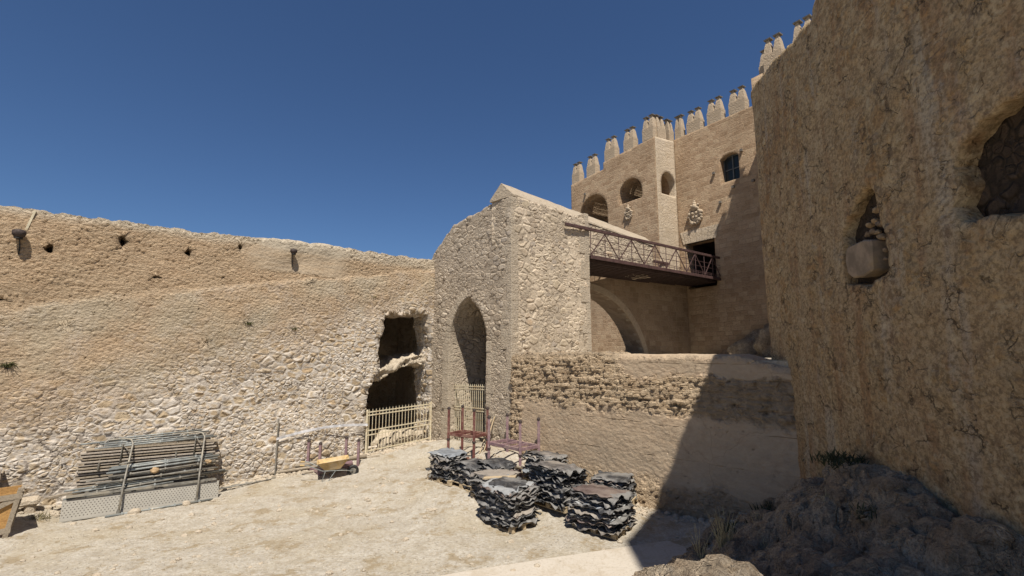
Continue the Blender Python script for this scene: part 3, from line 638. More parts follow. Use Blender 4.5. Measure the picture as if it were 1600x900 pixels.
# ------------------------------------------------------------------ great wall on the right (in shade)
PR=Vector((6.4,11.53)); frR=frame(PR,RD)
BW=empty('bastion_wall',(PR.x,PR.y,0),'huge shaded rubble bastion wall filling the right side, with a broken niche','wall')
topR=rag([(-.45,11.2),(.6,11.22),(1.6,11.02),(2.4,10.95),(2.9,10.85),(4.0,12.0),(6.4,14.9),(7.2,15.9)],.07,.25,21)
nic=rag([(3.2,5.45),(3.22,6.3),(3.45,6.6),(3.75,6.85),(4.22,7.05),(4.32,6.4),(4.5,6.05),(4.48,5.5),(3.95,5.30)],.03,.12,5,True)
cav=rag([(5.85,5.85),(5.75,6.05),(5.9,6.3),(5.78,6.6),(6.0,6.8),(6.3,6.95),(6.9,7.05),(6.9,5.7),(6.2,5.75)],.05,.15,6,True)
def rw(v):
    v=wob(v,.04,.35,31.)
    k=np.clip((v[:,0]+.45)/.25,0,1); v[:,1]+= (1-k)**2*.05   # rounded far edge
    return v
wall('wall_face',PR,RD,[(-.45,-.4),(7.2,-.4),(7.2,15.9)]+topR[::-1],[nic,cav],2.2,.042,M['big'],BW,rw)
wall('tower_body',PR,RD,[(7.2,-.4),(13.8,-.4),(13.8,17.5),(13.5,20.9),(12.5,21.6),(7.2,15.9)],[],3,.3,M['big'],BW)
def offR(x,z):
    a=np.array([[x,0.,z]]); return float(wob(a,.04,.35,31.)[0][1])
ON=offR(3.9,6.1)-.04; OC=offR(6.0,6.2)
mb=MB(); mb.prism([(3.2,5.3),(4.5,5.3),(4.5,7.1),(3.2,7.1)],.24,.5,frR); mb.prism([(5.4,5.5),(7.1,5.5),(7.1,7.2),(5.4,7.2)],.3,.8,frR); mb.build('recess_shade_fill',M['recess_shade'],BW)  # backing whose dark colour paints the shade of niche and cavity
m=MB(); m.tube([frR@Vector((3.5,-.02,5.66)),frR@Vector((3.5,-.02,6.02))],.0,3)
m=MB(); 
pts=[frR@Vector((3.62,.32,5.86)),frR@Vector((3.9,-.06,5.84))]
P_=lambda x,y,z: frR@Vector((x,y+(ON if x<5 else OC),z))
prof=[(-.20,-.17),(.22,-.17),(.22,.15),(.20,.16),(-.12,.17),(-.20,.05)]
bp=[(3.36,5.62),(3.5,5.52),(3.8,5.5),(4.06,5.56),(4.1,6.05),(3.9,6.1),(3.4,6.08),(3.32,5.85)]; m.prism(bp,-.02+ON,.5+ON,frR); 
m.build('embedded_block',M['capst'],BW,bevel=.025)
rr=random.Random(4)
for (x,z,r) in ((4.08,6.55,.09),(4.0,6.38,.10),(4.12,6.3,.09),(3.86,6.36,.09),(4.14,6.08,.10),(3.78,6.22,.08),(4.18,5.86,.07),(4.16,5.72,.06),(3.95,6.22,.10),(4.05,6.18,.08)):
    m=MB(); m.add(*ico(P_(x+.02,.13,z),r*.85,int(x*50),.55,(1,1,.75),1)); m.build('niche_stone',M['niche'] if rr.random()>.25 else M['ochre'],BW,bevel=.01)

# ------------------------------------------------------------------ rock mass in the lower right foreground
RP=np.array([(6.3,11.3,.95),(6.1,10.2,1.35),(6.0,9.4,1.7),(5.8,8.2,2.3),(5.7,6.9,2.2),(5.5,5.6,2.05),(5.1,8.6,1.65),(4.5,7.2,1.35),(4.5,9.4,.85),(3.9,8.4,.85),(3.2,8.6,.55),(3.1,7.2,1.0),(2.4,7.9,.0),(2.1,8.5,-.3),(1.5,7.5,-.2),(1.45,6.3,1.1),(2.0,6.7,1.18),(2.6,6.9,1.1),(1.4,8.9,-.2),(2.2,9.5,-.1),(3.2,9.7,.02),(3.9,10.3,.15),(4.6,11.2,.2),(5.4,11.4,.4),(5.4,10.6,.75),(2.6,6,1.5),(4,6,1.5),(4.8,5,1.5),(1.0,6.4,.9),(.5,5.5,.9),(.6,8.,-.3),(4.2,10.8,.0),(3.4,10.5,-.3),(2,10.3,-.6),(1.2,9.6,-.6),(2.8,10.3,-.5),(1.4,11,-.7),(2.5,11.5,-.7),(3.8,11.3,-.4),(3.2,11.8,-.7),(4.3,12,-.5),(.6,9,-.6),(1.6,9.5,-.5)])
def rz(x,y):
    k=1/((x[...,None]-RP[:,0])**2+(y[...,None]-RP[:,1])**2+.04)**2; return (k*RP[:,2]).sum(-1)/k.sum(-1)
gx=np.arange(.4,6.7,.036); gy=np.arange(4,12.2,.036); X,Y=np.meshgrid(gx,gy,indexing='ij'); Z=rz(X,Y)
for i in range(X.shape[0]):
    for j in range(X.shape[1]):
        p=Vector((X[i,j],Y[i,j],Z[i,j])); a=noise.ridged_multi_fractal(p*.9,.9,2.2,5,1.,2.)*.16-.2; cr_=noise.fractal(p*9,.7,2.,3)*.035*(1 if p.y<7.6 and p.x<3.3 else .5); Z[i,j]+=cr_; q_=Vector((p.x*1.2+p.y*.5,p.y*1.2-p.x*.5,p.z*5)); b=noise.fractal(p*4.5,.8,2.,4)*.06+noise.ridged_multi_fractal(q_*2.,.9,2.2,4,1.,2.)*.085-.06+(noise.cell(p*2.7)-.5)*.07+noise.noise(p*16)*.018
        Z[i,j]+=a*min(1,max(.25,Z[i,j]+.3))+b
idx=np.arange(X.size).reshape(X.shape); F=np.stack([idx[:-1,:-1],idx[1:,:-1],idx[1:,1:],idx[:-1,1:]],-1).reshape(-1,4)
o=bpy.data.objects.new('rock_slope',np_mesh('rock_slope',np.stack([X.ravel(),Y.ravel(),Z.ravel()],1),F,True)); link(o,None,M['rock']); o['kind']='structure'
def rzz(x,y):
    i=int(round((x-.4)/.036)); j=int(round((y-4)/.036)); return float(Z[min(max(i,0),Z.shape[0]-1),min(max(j,0),Z.shape[1]-1)])

# ------------------------------------------------------------------ bridge
A=Vector((3.24,19.81,8.34)); B=Vector((12.2,27.6,8.62)); dd=(B-A); LB=dd.length; dn=dd.normalized(); inn=Vector((-dn.y,dn.x,0)).normalized()
BR=empty('footbridge',A,'brown iron footbridge with latticed railing spanning from gatehouse to castle door','bridge')
up=Vector((0,0,1))
def rail(off,side):
    a=A+inn*off; h0,h1=1.18,1.28
    ra_=a+up*h0-dn*(1.55 if side else 0); rb_=a+dn*LB+up*h1
    MB().bar(ra_,rb_,.09,.13).build('handrail',M['iron'],BR,bevel=.01)
    MB().bar(a,a+dn*LB,.07,.16).build('lower_chord',M['iron'],BR,bevel=.01)
    for zz in (.32,.2,.75,.95) if side==0 else (.26,.18,.55,.82):
        MB().bar(a+up*zz,a+dn*LB+up*(zz+.0),.02,.02).build('rail_bar',M['iron'],BR)
    n=6
    for i in range(n):
        s0=LB*i/n; s1=LB*(i+1)/n; sm=(s0+s1)/2; h=lambda s:h0+(h1-h0)*s/LB-.07
        for sa,sb in ((s0,sm),(s1,sm)):
            pa=a+dn*sa+up*.08; pb=a+dn*sb+up*h(sb)
            MB().bar(pa,pb,.03,.045).build('diagonal',M['iron'],BR)
        for s_ in (sm,s0):
            MB().bar(a+dn*s_+up*.08,a+dn*s_+up*h(s_),.028,.028).build('baluster',M['iron'],BR)
        for q in range(4):
            s_=s0+(s1-s0)*(q+.5)/4; MB().bar(a+dn*s_+up*.08,a+dn*s_+up*.26,.018,.018).build('kick_bar',M['iron'],BR)
rail(-.16,1); rail(2.7,0)
for k in range(9):
    o_=.22+2.6*k/9+.05; MB().bar(A+inn*o_-up*.08,B+inn*o_-up*.08+dn*2.4,.09,.16).build('joist',M['irond'],BR)
MB().bar(A+inn*1.4+up*.05,B+inn*1.4+up*.05+dn*2.2,2.95,.05).build('deck',M['irond'],BR)
MB().bar(B+up*.6-dn*.05,B+up*.6-dn*.05+Vector((CE.x,CE.y,0))*-.0+dn*.35,.05,1.25).build('end_panel',M['iron'],BR)

# ------------------------------------------------------------------ gates
def fence(name,fr_,x0,x1,y,zb0,zb1,zt0,zt1,n,rails,label,posts=(0,1)):
    P=lambda x,z: fr_@Vector((x,y,z)); e=empty(name,P((x0+x1)/2,(zb0+zb1)/2),label,'gate')
    zb=lambda x: zb0+(zb1-zb0)*(x-x0)/(x1-x0); zt=lambda x: zt0+(zt1-zt0)*(x-x0)/(x1-x0)
    for i in range(n):
        x=x0+.08+(x1-x0-.16)*i/(n-1); MB().tube([P(x,zb(x)+.05),P(x,zt(x)-.06),P(x,zt(x))],[.014,.014,.003],6).build('bar',M['cream'],e)
    for r_ in rails: MB().bar(P(x0,zb0+(zt0-zb0)*r_),P(x1,zb1+(zt1-zb1)*r_),.035,.04).build('rail',M['cream'],e)
    for k in posts:
        x=(x0,x1)[k]; MB().bar(P(x,zb(x)-.1),P(x,zt(x)-.02),.07,.07).build('post',M['cream'],e,bevel=.006)
    return e
fence('metal_gate',fr,lx(2.98),lx(.12),-.22,.42,.62,2.12,2.26,20,(.07,.42,.52,.86,.93),'low cream iron barred gate across the cave-like opening at the left wall')
fence('metal_gate',frG,ox0+.02,ox1-.02,.22,.98,1.05,3.05,3.12,19,(.04,.50,.55,.9,.95),'tall narrow cream iron gate inside the pointed gatehouse arch',())
# rubble heap behind the low gate
rr=random.Random(8); 
pile=MB()
v,f=ico(fr@Vector((lx(1.1),1.0,.45)),1.,3,.35,(1.1,.9,.55),4); 
m=MB(); m.add(v,f).build('rubble_mound',M['stone'],None,True,label='pale mound of debris behind the low barred gate',cat='mound')
for i,(x,y,z,r) in enumerate(((lx(1.4),.35,.75,.28),(lx(.9),.3,.85,.24),(lx(.45),.35,.75,.26),(lx(1.9),.4,.6,.24))):
    m=MB(); m.add(*ico(fr@Vector((x,y,z)),r,i+9,.3,(1.2,.9,1),3)); m.build('boulder',M['stone'],None,True,label='pale boulder piled behind the low barred gate',cat='boulder',group='boulders behind the low barred gate')

# ------------------------------------------------------------------ floodlights and conduit on the wall
def lamp(x,z,s,label,gl):
    P=lambda a,b,c: fr@Vector((x+a,b,z+c)); e=empty('wall_floodlight',P(0,0,0),label,'floodlight')
    MB().bar(P(.02,-.05,.05),P(.02,-.42*s-.05,.0),.04,.04).build('arm',M['rust'],e)
    MB().tube([P(0,-.5*s,.16*s),P(0,-.5*s,.12*s),P(0,-.5*s,-.02*s),P(0,-.5*s,-.14*s)],[.10*s,.2*s,.2*s,.12*s],14).build('housing',M['rust'],e,True)
    MB().tube([P(0,-.5*s,-.14*s),P(0,-.5*s,-.19*s)],[.13*s,.13*s],14).build('lens_rim',M['black'],e)
    MB().tube([P(0,-.3*s,-.05),P(.03,-.16,-.3),P(.02,-.12,-.55)],.014,6).build('cable',M['black'],e)
    if gl: MB().bar(P(.1,-.12,.15),P(.22,-.12,.72),.11,.05).build('conduit',M['cream'],e)
lamp(lx(13.0),7.4,.7,'rusty round floodlight with beige conduit, near the left end of the wall top',True)
lamp(lx(6.09),7.93,.6,'small rusty floodlight high on the middle of the left wall',False)

# ------------------------------------------------------------------ weeds
def tuft(name,c,n,h,spread,mat,label,cat,nrm=(0,0,1),group=None,w=.012):
    m=MB(); c=Vector(c); nrm=Vector(nrm); rr=random.Random(int(c.x*100+c.y*37)%9999)
    for i in range(n):
        a=rr.uniform(0,2*math.pi); b=Vector((rr.gauss(0,1),rr.gauss(0,1),rr.gauss(0,.25)))*spread*.13; d=(nrm*.8+Vector((math.cos(a),math.sin(a),rr.uniform(-.4,.6)))*rr.uniform(.1,1.1)).normalized()
        L=h*rr.uniform(.2,1.0)*math.exp(-b.length*1.5); p0=c+b; p1=p0+d*L*.6; p2=p1+(d+Vector((0,0,-.35))).normalized()*L*.45; s=d.cross(Vector((rr.random(),rr.random(),rr.random()))).normalized()*w*rr.uniform(.6,1.3)
        m.add([p0-s,p0+s,p1+s*.8,p1-s*.8,p2],[(0,1,2,3),(3,2,4)])
    return m.build(name,mat,None,label=label,cat=cat,group=group,origin=c)
for t_,z,n,h,l in ((7.37,5.25,160,.26,'small green weed tuft on the middle of the left wall'),(5.87,5.13,60,.2,'sparse dark weed right of the green tuft on the left wall'),(12.85,3.92,170,.3,'green weed clump near the left edge of the wall'),(2.93,6.53,50,.18,'tiny weed high on the wall above the barred opening')):
    tuft('wall_weed',fr@Vector((lx(t_),-.12,z)),n,h,.35,M['weed'],l,'weed',(U.y*.8,-U.x*.8,.3),w=.014)

# ------------------------------------------------------------------ scaffolding pile  (local frame on the left wall)
P=lambda x,y,z: fr@Vector((x,y,z))
X0,X1=lx(11.35),lx(7.95)
rr=random.Random(12)
for i in range(13):
    z=.66+i*.078; a=X0+.05+rr.uniform(0,.18); b=X1-.1+rr.uniform(-.1,.12); y=-.42-rr.uniform(0,.05)
    MB().bar(P(a,y,z+.05),P(b,y+.02,z-.04+rr.uniform(-.015,.015)),.32,.042).build('scaffold_board',M['boardg' if i%3 else 'board'],None,bevel=.004,label='grey weathered scaffold board in the stack against the left wall',cat='board',group='scaffold boards stacked against the wall')
m_=MB()
for i in range(2):
    MB().bar(P(X0+.3,-.35-.3*i,.25),P(X1-.3,-.35-.3*i,.15),.1,.8).build('support_trestle',M['galvd'],None,label='dusty steel trestle under the scaffold boards, '+('back' if i==0 else 'front')+' one',cat='trestle')
deck=MB(); 
def local_obj(name,mb,mat,loc,rot,**tg):
    me=np_mesh(name,mb.v,mb.f); o=bpy.data.objects.new(name,me); o.location=loc; o.rotation_mode='XYZ'; o.rotation_euler=rot; link(o,None,mat); tag(o,tg.get('label'),tg.get('cat'),tg.get('group')); return o
za=math.atan2(U.y,U.x); mb=MB(); mb.box((1.72,0,.24),(3.44,.03,.48)); mb.box((1.72,.03,.485),(3.46,.09,.02)); mb.box((1.72,.03,-.005),(3.46,.09,.02))
pd=P(X0-.12,-1.28,.07); local_obj('steel_deck',mb,M['perf'],pd,(R(-14),R(1.2),za),label='perforated steel scaffold deck standing on edge at the front of the pile',cat='steel deck')
mb=MB(); mb.box((1.7,0,.03),(3.3,.30,.05)); local_obj('steel_deck',mb,M['galvd'],P(X0-.1,-1.08,.58),(R(-8),R(1.5),za),label='flat steel scaffold deck behind the perforated one',cat='steel deck')
def ledger(x0,x1,y0,z0,z1,r,mat,cups=3,y1=None):
    y1=y0 if y1 is None else y1; a=P(x0,y0,z0); b=P(x1,y1,z1); e=empty('scaffold_tube',a,'galvanised scaffold tube with small collars lying across the pile','scaffold tube','scaffold tubes lying on the pile')
    MB().tube([a,b],r,8).build('tube',mat,e,True)
    for k in range(cups):
        q=a.lerp(b,(k+.6)/(cups+.2)); d=(b-a).normalized(); MB().tube([q-d*.02,q+d*.02],r*1.75,8).build('collar',mat,e)
for (x0,x1,y,z0,z1,r,mt) in ((.0,2.9,-1.06,.60,.72,.028,'galvd'),(.05,3.5,-1.0,.68,.74,.026,'galv'),(-.1,2.9,-.98,.74,.76,.024,'galv'),(.5,3.3,-1.05,.83,.84,.028,'galvd'),(.75,3.25,-.92,.94,1.0,.026,'galvd'),
    (.7,3.3,-.82,1.02,1.08,.032,'galv'),(.75,3.35,-.74,1.1,1.14,.034,'galv'),(.8,3.2,-.66,1.13,1.18,.03,'galv'),(.3,3.2,-.86,.88,.92,.024,'galvd'),(-.1,2.2,-1.12,.56,.62,.026,'galv'),(1.2,3.6,-.95,.66,.68,.022,'galvd'),(.55,2.9,-1.0,.78,.86,.024,'galv')):
    ledger(X0+x0,X0+x1,y,z0,z1,r,M[mt],3)
for (x0,x1,y,z0,z1) in ((.5,3.0,-.42,1.76,1.78),(.6,3.2,-.5,1.72,1.73),(.1,3.1,-.34,1.79,1.85),(.9,2.9,-.3,1.86,1.9),(.4,3.3,-.55,1.67,1.7)): ledger(X0+x0,X0+x1,y,z0,z1,.024,M['galv'],3)
ledger(X0+.75,X1-.25,-1.52,.07,.06,.028,M['galv'],4)
def uframe(x,dx,lbl):
    e=empty('bent_scaffold_frame',P(x,-1.5,.1),lbl,'scaffold frame')  # a bent tube scaffold frame, not a ladder
    pts=[P(x,-1.46,.12),P(x+.06,-1.2,.8),P(x+.2,-.62,1.72),P(x+.16,-.5,1.82),P(x+.0,-.42,1.86),P(x-.35,-.36,1.84),P(x-.45,-.4,1.74),P(x-.5,-.66,1.1)]
    MB().tube(pts,.025,8).build('bent_tube',M['galvd'],e,True)
    MB().tube([P(x+.15,-.75,1.5),P(x-.02,-.62,1.72),P(x-.05,-.6,1.1)],.022,8).build('inner_tube',M['galvd'],e,True)
    MB().tube([P(x,-1.47,.06),P(x,-1.46,.16)],.045,8).build('foot_collar',M['galvd'],e)
# second bent tubes lie a hand's breadth beside the first
ledger(X0+.95,X0+1.25,-.95,1.25,1.28,.02,M['galvd'],1)
uframe(X0+1.02,0,'bent tube scaffold frame leaning over the left part of the pile'); uframe(X0+2.75,0,'bent tube scaffold frame leaning over the right part of the pile')
def rock(c,r,label,mat='ochre',seed=1,cat='stone',group=None):
    m=MB(); m.add(*ico(c,r,seed,.35,(1.1,.9,.8),3)); m.build('stone',M[mat],None,True,label=label,cat=cat,group=group)
rock(P(X0+1.75,-1.02,.98),.10,'ochre stone resting on the scaffold tubes at the middle of the pile'); rock(P(X0+3.05,-.9,1.02),.08,'small brown stone resting on the right end of the scaffold tubes',seed=3)
rock(P(X0+1.35,-1.6,.06),.11,'round stone on the ground before the left half of the scaffold pile','stone',4); rock(P(X0+2.5,-1.55,.05),.07,'little stone on the ground before the right half of the scaffold pile','stone',5)
rock(P(X0+1.9,-1.95,.0),.05,'pebble-like stone lying in front of the scaffold pile','stone',7)
for i in range(3):
    ledger(X1-.2+.3*i,X1+1.5+.35*i,-.75+.12*i,.12,.18,.02,M['galvd'],1)
tuft('dry_weed',P(X0-.55,-.95,.1),220,.28,.9,M['drygnd'],'low dry weed patch between the stone slab and scaffold pile','weed')
# stone slab on short block and old beam
MB().box(P(X0-.95,-.55,.52),(.75,.28,.13),Matrix.Rotation(za,3,'Z')).build('stone_slab',M['stone'],None,bevel=.03,label='pale stone slab lying on a small block beside the crate',cat='slab')
MB().box(P(X0-.72,-.55,.28),(.16,.2,.34),Matrix.Rotation(za+.2,3,'Z')).build('stone_block',M['stone'],None,bevel=.03,label='small pale block propping the stone slab',cat='block')
MB().box(P(X0-1.2,-.55,.28),(.16,.2,.34),Matrix.Rotation(za-.2,3,'Z')).build('stone_block',M['stone'],None,bevel=.03,label='short stone block under the left end of the slab',cat='block')
MB().bar(P(X0-.4,-.6,.55),P(X0+.5,-.55,.62),.09,.05).build('timber_beam',M['board'],None,label='short grey timber reaching from the slab to the scaffold pile',cat='timber')

# ------------------------------------------------------------------ wooden crates at the left edge
def crate(o0,ang,label,w=1.3,h=.98,dep=.8,mat='ply'):
    e=empty('wooden_crate',o0,label,'crate',None,ang); fr2=Matrix.Translation(Vector(o0))@Matrix.Rotation(ang,4,'Z'); q=lambda x,y,z: fr2@Vector((x,y,z))
    sp=.16   # splay at the top
    def px_(x,z): return x+(sp if x>0 else -sp)*z/h*(1 if x!=0 else 0)
    for yy,nm in ((-dep/2,'front_panel'),(dep/2,'back_panel')):
        m=MB(); m.add([q(px_(-w/2,.15),yy,.15),q(px_(w/2,.15),yy,.15),q(px_(w/2,h),yy,h),q(px_(-w/2,h),yy,h),q(px_(-w/2,.15),yy+.03,.15),q(px_(w/2,.15),yy+.03,.15),q(px_(w/2,h),yy+.03,h),q(px_(-w/2,h),yy+.03,h)],[(0,1,2,3),(7,6,5,4),(0,4,5,1),(1,5,6,2),(2,6,7,3),(3,7,4,0)]); m.build(nm,M[mat],e)
    for sx in (-1,1):
        m=MB(); m.bar(q(sx*(w/2+sp*.15),0,.15),q(sx*(w/2+sp),0,h),dep,.03,up=fr2.to_3x3()@Vector((1,0,0))); m.build('side_panel',M['board'],e)
        for yy in (-dep/2-.03,dep/2+.05):
            MB().bar(q(sx*(w/2-.05),yy,0),q(sx*(w/2+sp-.05),yy,h+.1),.09,.05,up=fr2.to_3x3()@Vector((0,1,0))).build('corner_post',M['board'],e,bevel=.005)
    for z in (.18,h-.08): MB().bar(q(-w/2-sp*z/h,-dep/2-.045,z),q(w/2+sp*z/h,-dep/2-.045,z),.025,.12).build('batten',M['board'],e)
    MB().bar(q(-w/2+.1,-dep/2-.035,.22),q(w/2+.05,-dep/2-.035,h-.12),.025,.11).build('brace',M['board'],e)
crate((-12.15,11.2,.1),R(47),'orange brown wooden crate with splayed sides at the left edge')
crate((-13.3,12.0,.2),R(44),'dark wooden crate behind the orange one against the wall',1.0,1.1,.5,'board')

# ------------------------------------------------------------------ tape post, tape
pp_=Vector((-8.02,16.75,.1)); MB().tube([pp_,pp_+up*1.95],.025,8).build('steel_post',M['galvd'],None,label='thin grey steel post standing against the wall left of the wheelbarrow',cat='post')
m=MB(); a=pp_+Vector((0,-.05,1.28)); b=P(lx(2.98),-.3,1.55); nn=14; vs=[]
for i in range(nn+1):
    t_=i/nn; p=a.lerp(b,t_); p.z+= .12*math.sin(t_*math.pi)*1.2-.0; tw=.3*math.sin(i*1.3); vs+=[p+Vector((.02*tw,-.02,.045)),p+Vector((-.02*tw,.0,-.045))]
m.add(vs,[(2*i,2*i+2,2*i+3,2*i+1) for i in range(nn)]).build('barrier_tape',M['tape'],None,label='white barrier tape strung from the steel post to the low gate',cat='tape')

# ------------------------------------------------------------------ steel racks
def rack(FL,FR,bk,z0,h,shelf,mat,label,low=.1,cross=2,group=None):
    FL=Vector(FL);FR=Vector(FR);bk=Vector(bk); e=empty('steel_rack',(FL.x,FL.y,z0),label,'rack',group); cs=[FL,FR,FR+bk,FL+bk]
    for c in cs:
        z=gz(c.x,c.y)-.06; MB().bar((c.x,c.y,z),(c.x,c.y,z0+h),.085,.085).build('post',M[mat],e,bevel=.006)
        MB().tube([(c.x,c.y,z0+h),(c.x,c.y,z0+h+.05),(c.x,c.y,z0+h+.09)],[.06,.06,.03],8).build('post_cap',M['rust'],e)
        MB().bar((c.x,c.y,z0+shelf-.2),(c.x,c.y,z0+shelf-.14),.12,.12).build('collar',M['rust'],e)
    for zz in (shelf,low):
        if zz is None: continue
        for i in range(4):
            p,q_=cs[i],cs[(i+1)%4]; MB().bar((p.x,p.y,z0+zz),(q_.x,q_.y,z0+zz),.05,.1).build('shelf_rail',M[mat],e,bevel=.005)
        for k in range(cross):
            t_=(k+1)/(cross+1); p=FL.lerp(FR,t_); MB().bar((p.x,p.y,z0+zz),(p.x+bk.x,p.y+bk.y,z0+zz),.05,.07).build('crossbar',M[mat],e)
rack((-2.22,17.12),(-1.28,16.5),(.42,.62),.6,1.72,.88,'red','dark red steel rack standing before the pointed arch',.12)
rack((-.76,16.15),(.25,15.06),(.6,.56),.62,1.52,.72,'mauve','faded mauve steel rack right of the dark red one',None)
rack((-6.62,16.98),(-5.5,17.62),(-.62,.52),.15,1.0,.1,'mauve','low faded steel rack behind the yellow wheelbarrow',None,1)
for i,(a,b,r) in enumerate((((-8.2,16.75,.24),(-5.0,18.6,.42),.05),((-8.1,16.55,.16),(-5.3,18.05,.28),.045),((-7.6,17.25,.38),(-5.4,18.3,.5),.07),((-6.6,16.95,.28),(-5.7,17.6,.40),.1))):
    MB().tube([a,b],r,10).build('wooden_pole',M['board'] if i<3 else M['mauve'],None,True,label=('pale wooden pole lying behind the wheelbarrow','short pale pole lowest on the ground behind the wheelbarrow','thick pole lying in the low rack','fat mauve tube lying behind the wheelbarrow')[i],cat='pole')
for i,(a,b) in enumerate((((-.98,17.05,.9),(-.55,17.75,2.25)),((-1.12,16.95,.85),(-.75,17.7,1.9)))):
    MB().tube([a,b],.022,8).build('leaning_pole',M['pallet'],None,label=('long','short')[i]+' wooden pole leaning beside the arch gate behind the racks',cat='pole')
# ------------------------------------------------------------------ wheelbarrow
wb=Vector((-6.1,16.75,gz(-6.1,16.75))); f2=Matrix.Translation(wb)@Matrix.Rotation(R(22),4,'Z'); q=lambda x,y,z:f2@Vector((x,y,z))
WB=empty('wheelbarrow',wb,'yellow wheelbarrow standing by the left wall near the low gate','wheelbarrow',None,R(22))
m=MB(); T_=[(-.48,-.33,.56),(.52,-.30,.66),(.52,.30,.66),(-.48,.33,.56)]; B_=[(-.22,-.18,.30),(.26,-.16,.32),(.26,.16,.32),(-.22,.18,.30)]
vs=[q(*v) for v in T_+B_]; vi=[q(v[0]*.95,v[1]*.93,v[2]-.0) for v in T_]+[q(v[0],v[1]*.95,v[2]+.02) for v in B_]
m.add(vs,[(4,5,1,0),(5,6,2,1),(6,7,3,2),(7,4,0,3),(7,6,5,4)]); m.add(vi,[(0,1,5,4),(1,2,6,5),(2,3,7,6),(3,0,4,7),(4,5,6,7)])
m.add([*vs[:4],*vi[:4]],[(0,1,5,4),(1,2,6,5),(2,3,7,6),(3,0,4,7)]).build('tray',M['yellow'],WB)
MB().tube([q(*v) for v in T_+[T_[0]]],.014,6).build('tray_rim',M['yellow'],WB)
for s in (-1,1):
    MB().tube([q(-.95,s*.3,.55),q(-.75,s*.29,.53),q(-.3,s*.22,.30),q(.3,s*.13,.26),q(.68,s*.06,.2)],.017,6).build('handle',M['galv'],WB,True)
    MB().tube([q(-1.0,s*.3,.555),q(-.86,s*.3,.545)],.024,8).build('grip',M['yellow'],WB)
    MB().tube([q(-.2,s*.2,.31),q(-.3,s*.24,-.02),q(-.1,s*.22,-.02),q(.12,s*.16,.28)],.014,6).build('leg',M['galv'],WB)
m=MB(); ring_=[q(.68+.15*math.cos(a),0,.19+.15*math.sin(a)) for a in [k*math.pi/8 for k in range(17)]]; m.tube(ring_,.05,8,False); wh=m.build('tyre',M['black'],WB,True)
MB().tube([q(.68,-.03,.19),q(.68,.03,.19)],.10,12).build('rim',M['galvd'],wh)

# ------------------------------------------------------------------ pallets and stacked membranes
def pallet(c,ang,label):
    e=empty('pallet',c,label,'pallet','pallets under the membrane stacks',ang); f_=Matrix.Translation(Vector(c))@Matrix.Rotation(ang,4,'Z'); r3=f_.to_3x3()
    for y in (-.36,0,.36):
        MB().box(f_@Vector((0,y,.012)),(1.2,.1,.022),r3).build('bottom_board',M['pallet'],e)
        for x in (-.53,0,.53): MB().box(f_@Vector((x,y,.065)),(.13,.1,.08),r3).build('block',M['pallet'],e)
    for x in (-.53,0,.53): MB().box(f_@Vector((x,0,.116)),(.12,.8,.02),r3).build('stringer_board',M['pallet'],e)
    for k in range(6): MB().box(f_@Vector((0,-.35+.14*k,.137)),(1.2,.1,.02),r3).build('deck_board',M['pallet'],e)
def sheet_mesh(w,d,seed,curl,amp=.035,bend=0.,thk=.012):
    nx,ny=22,16; N=(nx+1)*(ny+1); xs=np.linspace(-w/2,w/2,nx+1); ys=np.linspace(-d/2,d/2,ny+1); tp_=[]; rr=random.Random(seed)
    for x in xs:
        for y in ys:
            ex=max(abs(x)/(w/2),abs(y)/(d/2)); k=max(0,ex-.6)/.4
            z=amp*noise.noise(Vector((x*2.6,y*2.6,seed*.31)))+k*k*(curl*noise.fractal(Vector((x*5,y*5,seed*1.7)),.8,2.,3)-.035)+bend*(x/(w/2))**2
            jx=.09*k*noise.noise(Vector((y*7,seed*.9,1))); jy=.09*k*noise.noise(Vector((x*7,seed*1.3,2)))
            tp_.append((x+jx,y+jy,z))
    T_=np.array(tp_); B_=T_.copy(); B_[:,2]-=thk; idx=np.arange(N).reshape(nx+1,ny+1)
    F=np.stack([idx[:-1,:-1],idx[1:,:-1],idx[1:,1:],idx[:-1,1:]],-1).reshape(-1,4); F2=F[:,::-1]+N
    bd=list(idx[:,0])+list(idx[-1,1:])+list(idx[::-1,-1][1:])+list(idx[0,::-1][1:]); bd=[int(i) for i in bd]; S=[]
    for a,b in zip(bd[:-1],bd[1:]): S.append((a,a+N,b+N,b))
    return np_mesh('sheet',np.concatenate([T_,B_]),np.concatenate([F,F2,np.array(S)]),True)
def stack(c,ang,w,d,h,n,name,top='sh2',tops=None,seed=0,bend=0.,sag=0.):
    n=int(n*1.35); rr=random.Random(seed); z=c[2]; f_=Matrix.Rotation(ang,4,'Z')
    for i in range(n):
        last=i==n-1; t_=i/(n-1)
        me=sheet_mesh(w*rr.uniform(.92,1.12),d*rr.uniform(.92,1.14),seed*100+i//2*3+rr.random()*2.2,.11 if not last else .06,.03,bend*t_+rr.uniform(-.01,.01))
        o=bpy.data.objects.new('membrane_sheet',me); mt=top if last else rr.choices(('sh1','sh2','sh4','sh3'),(.74,.15,.07,.04))[0]
        o.location=(c[0]+rr.uniform(-.05,.05),c[1]+rr.uniform(-.05,.05),z+.03+(h-.03)*t_); o.rotation_euler=(rr.uniform(-.035,.035)+sag*t_,rr.uniform(-.035,.035),ang+rr.uniform(-.10,.10)); link(o,None,M[mt])
        if last: tag(o,tops,'rubber sheet','topmost sheets of the stacks')
        else: tag(o,'black crumpled sheet within the '+name,'rubber sheet','sheets in the '+name)
AN=R(133)
def pile(cx,cy,w,d,h,n,name,top,tops,seed,ang=AN,bend=0.,sag=0.,ground=None):
    z=gz(cx,cy)-.01 if ground is None else ground; pallet((cx,cy,z),ang,'wooden pallet carrying the '+name); stack((cx,cy,z+.15),ang,w,d,h-.15,n,name,top,tops,seed,bend,sag)
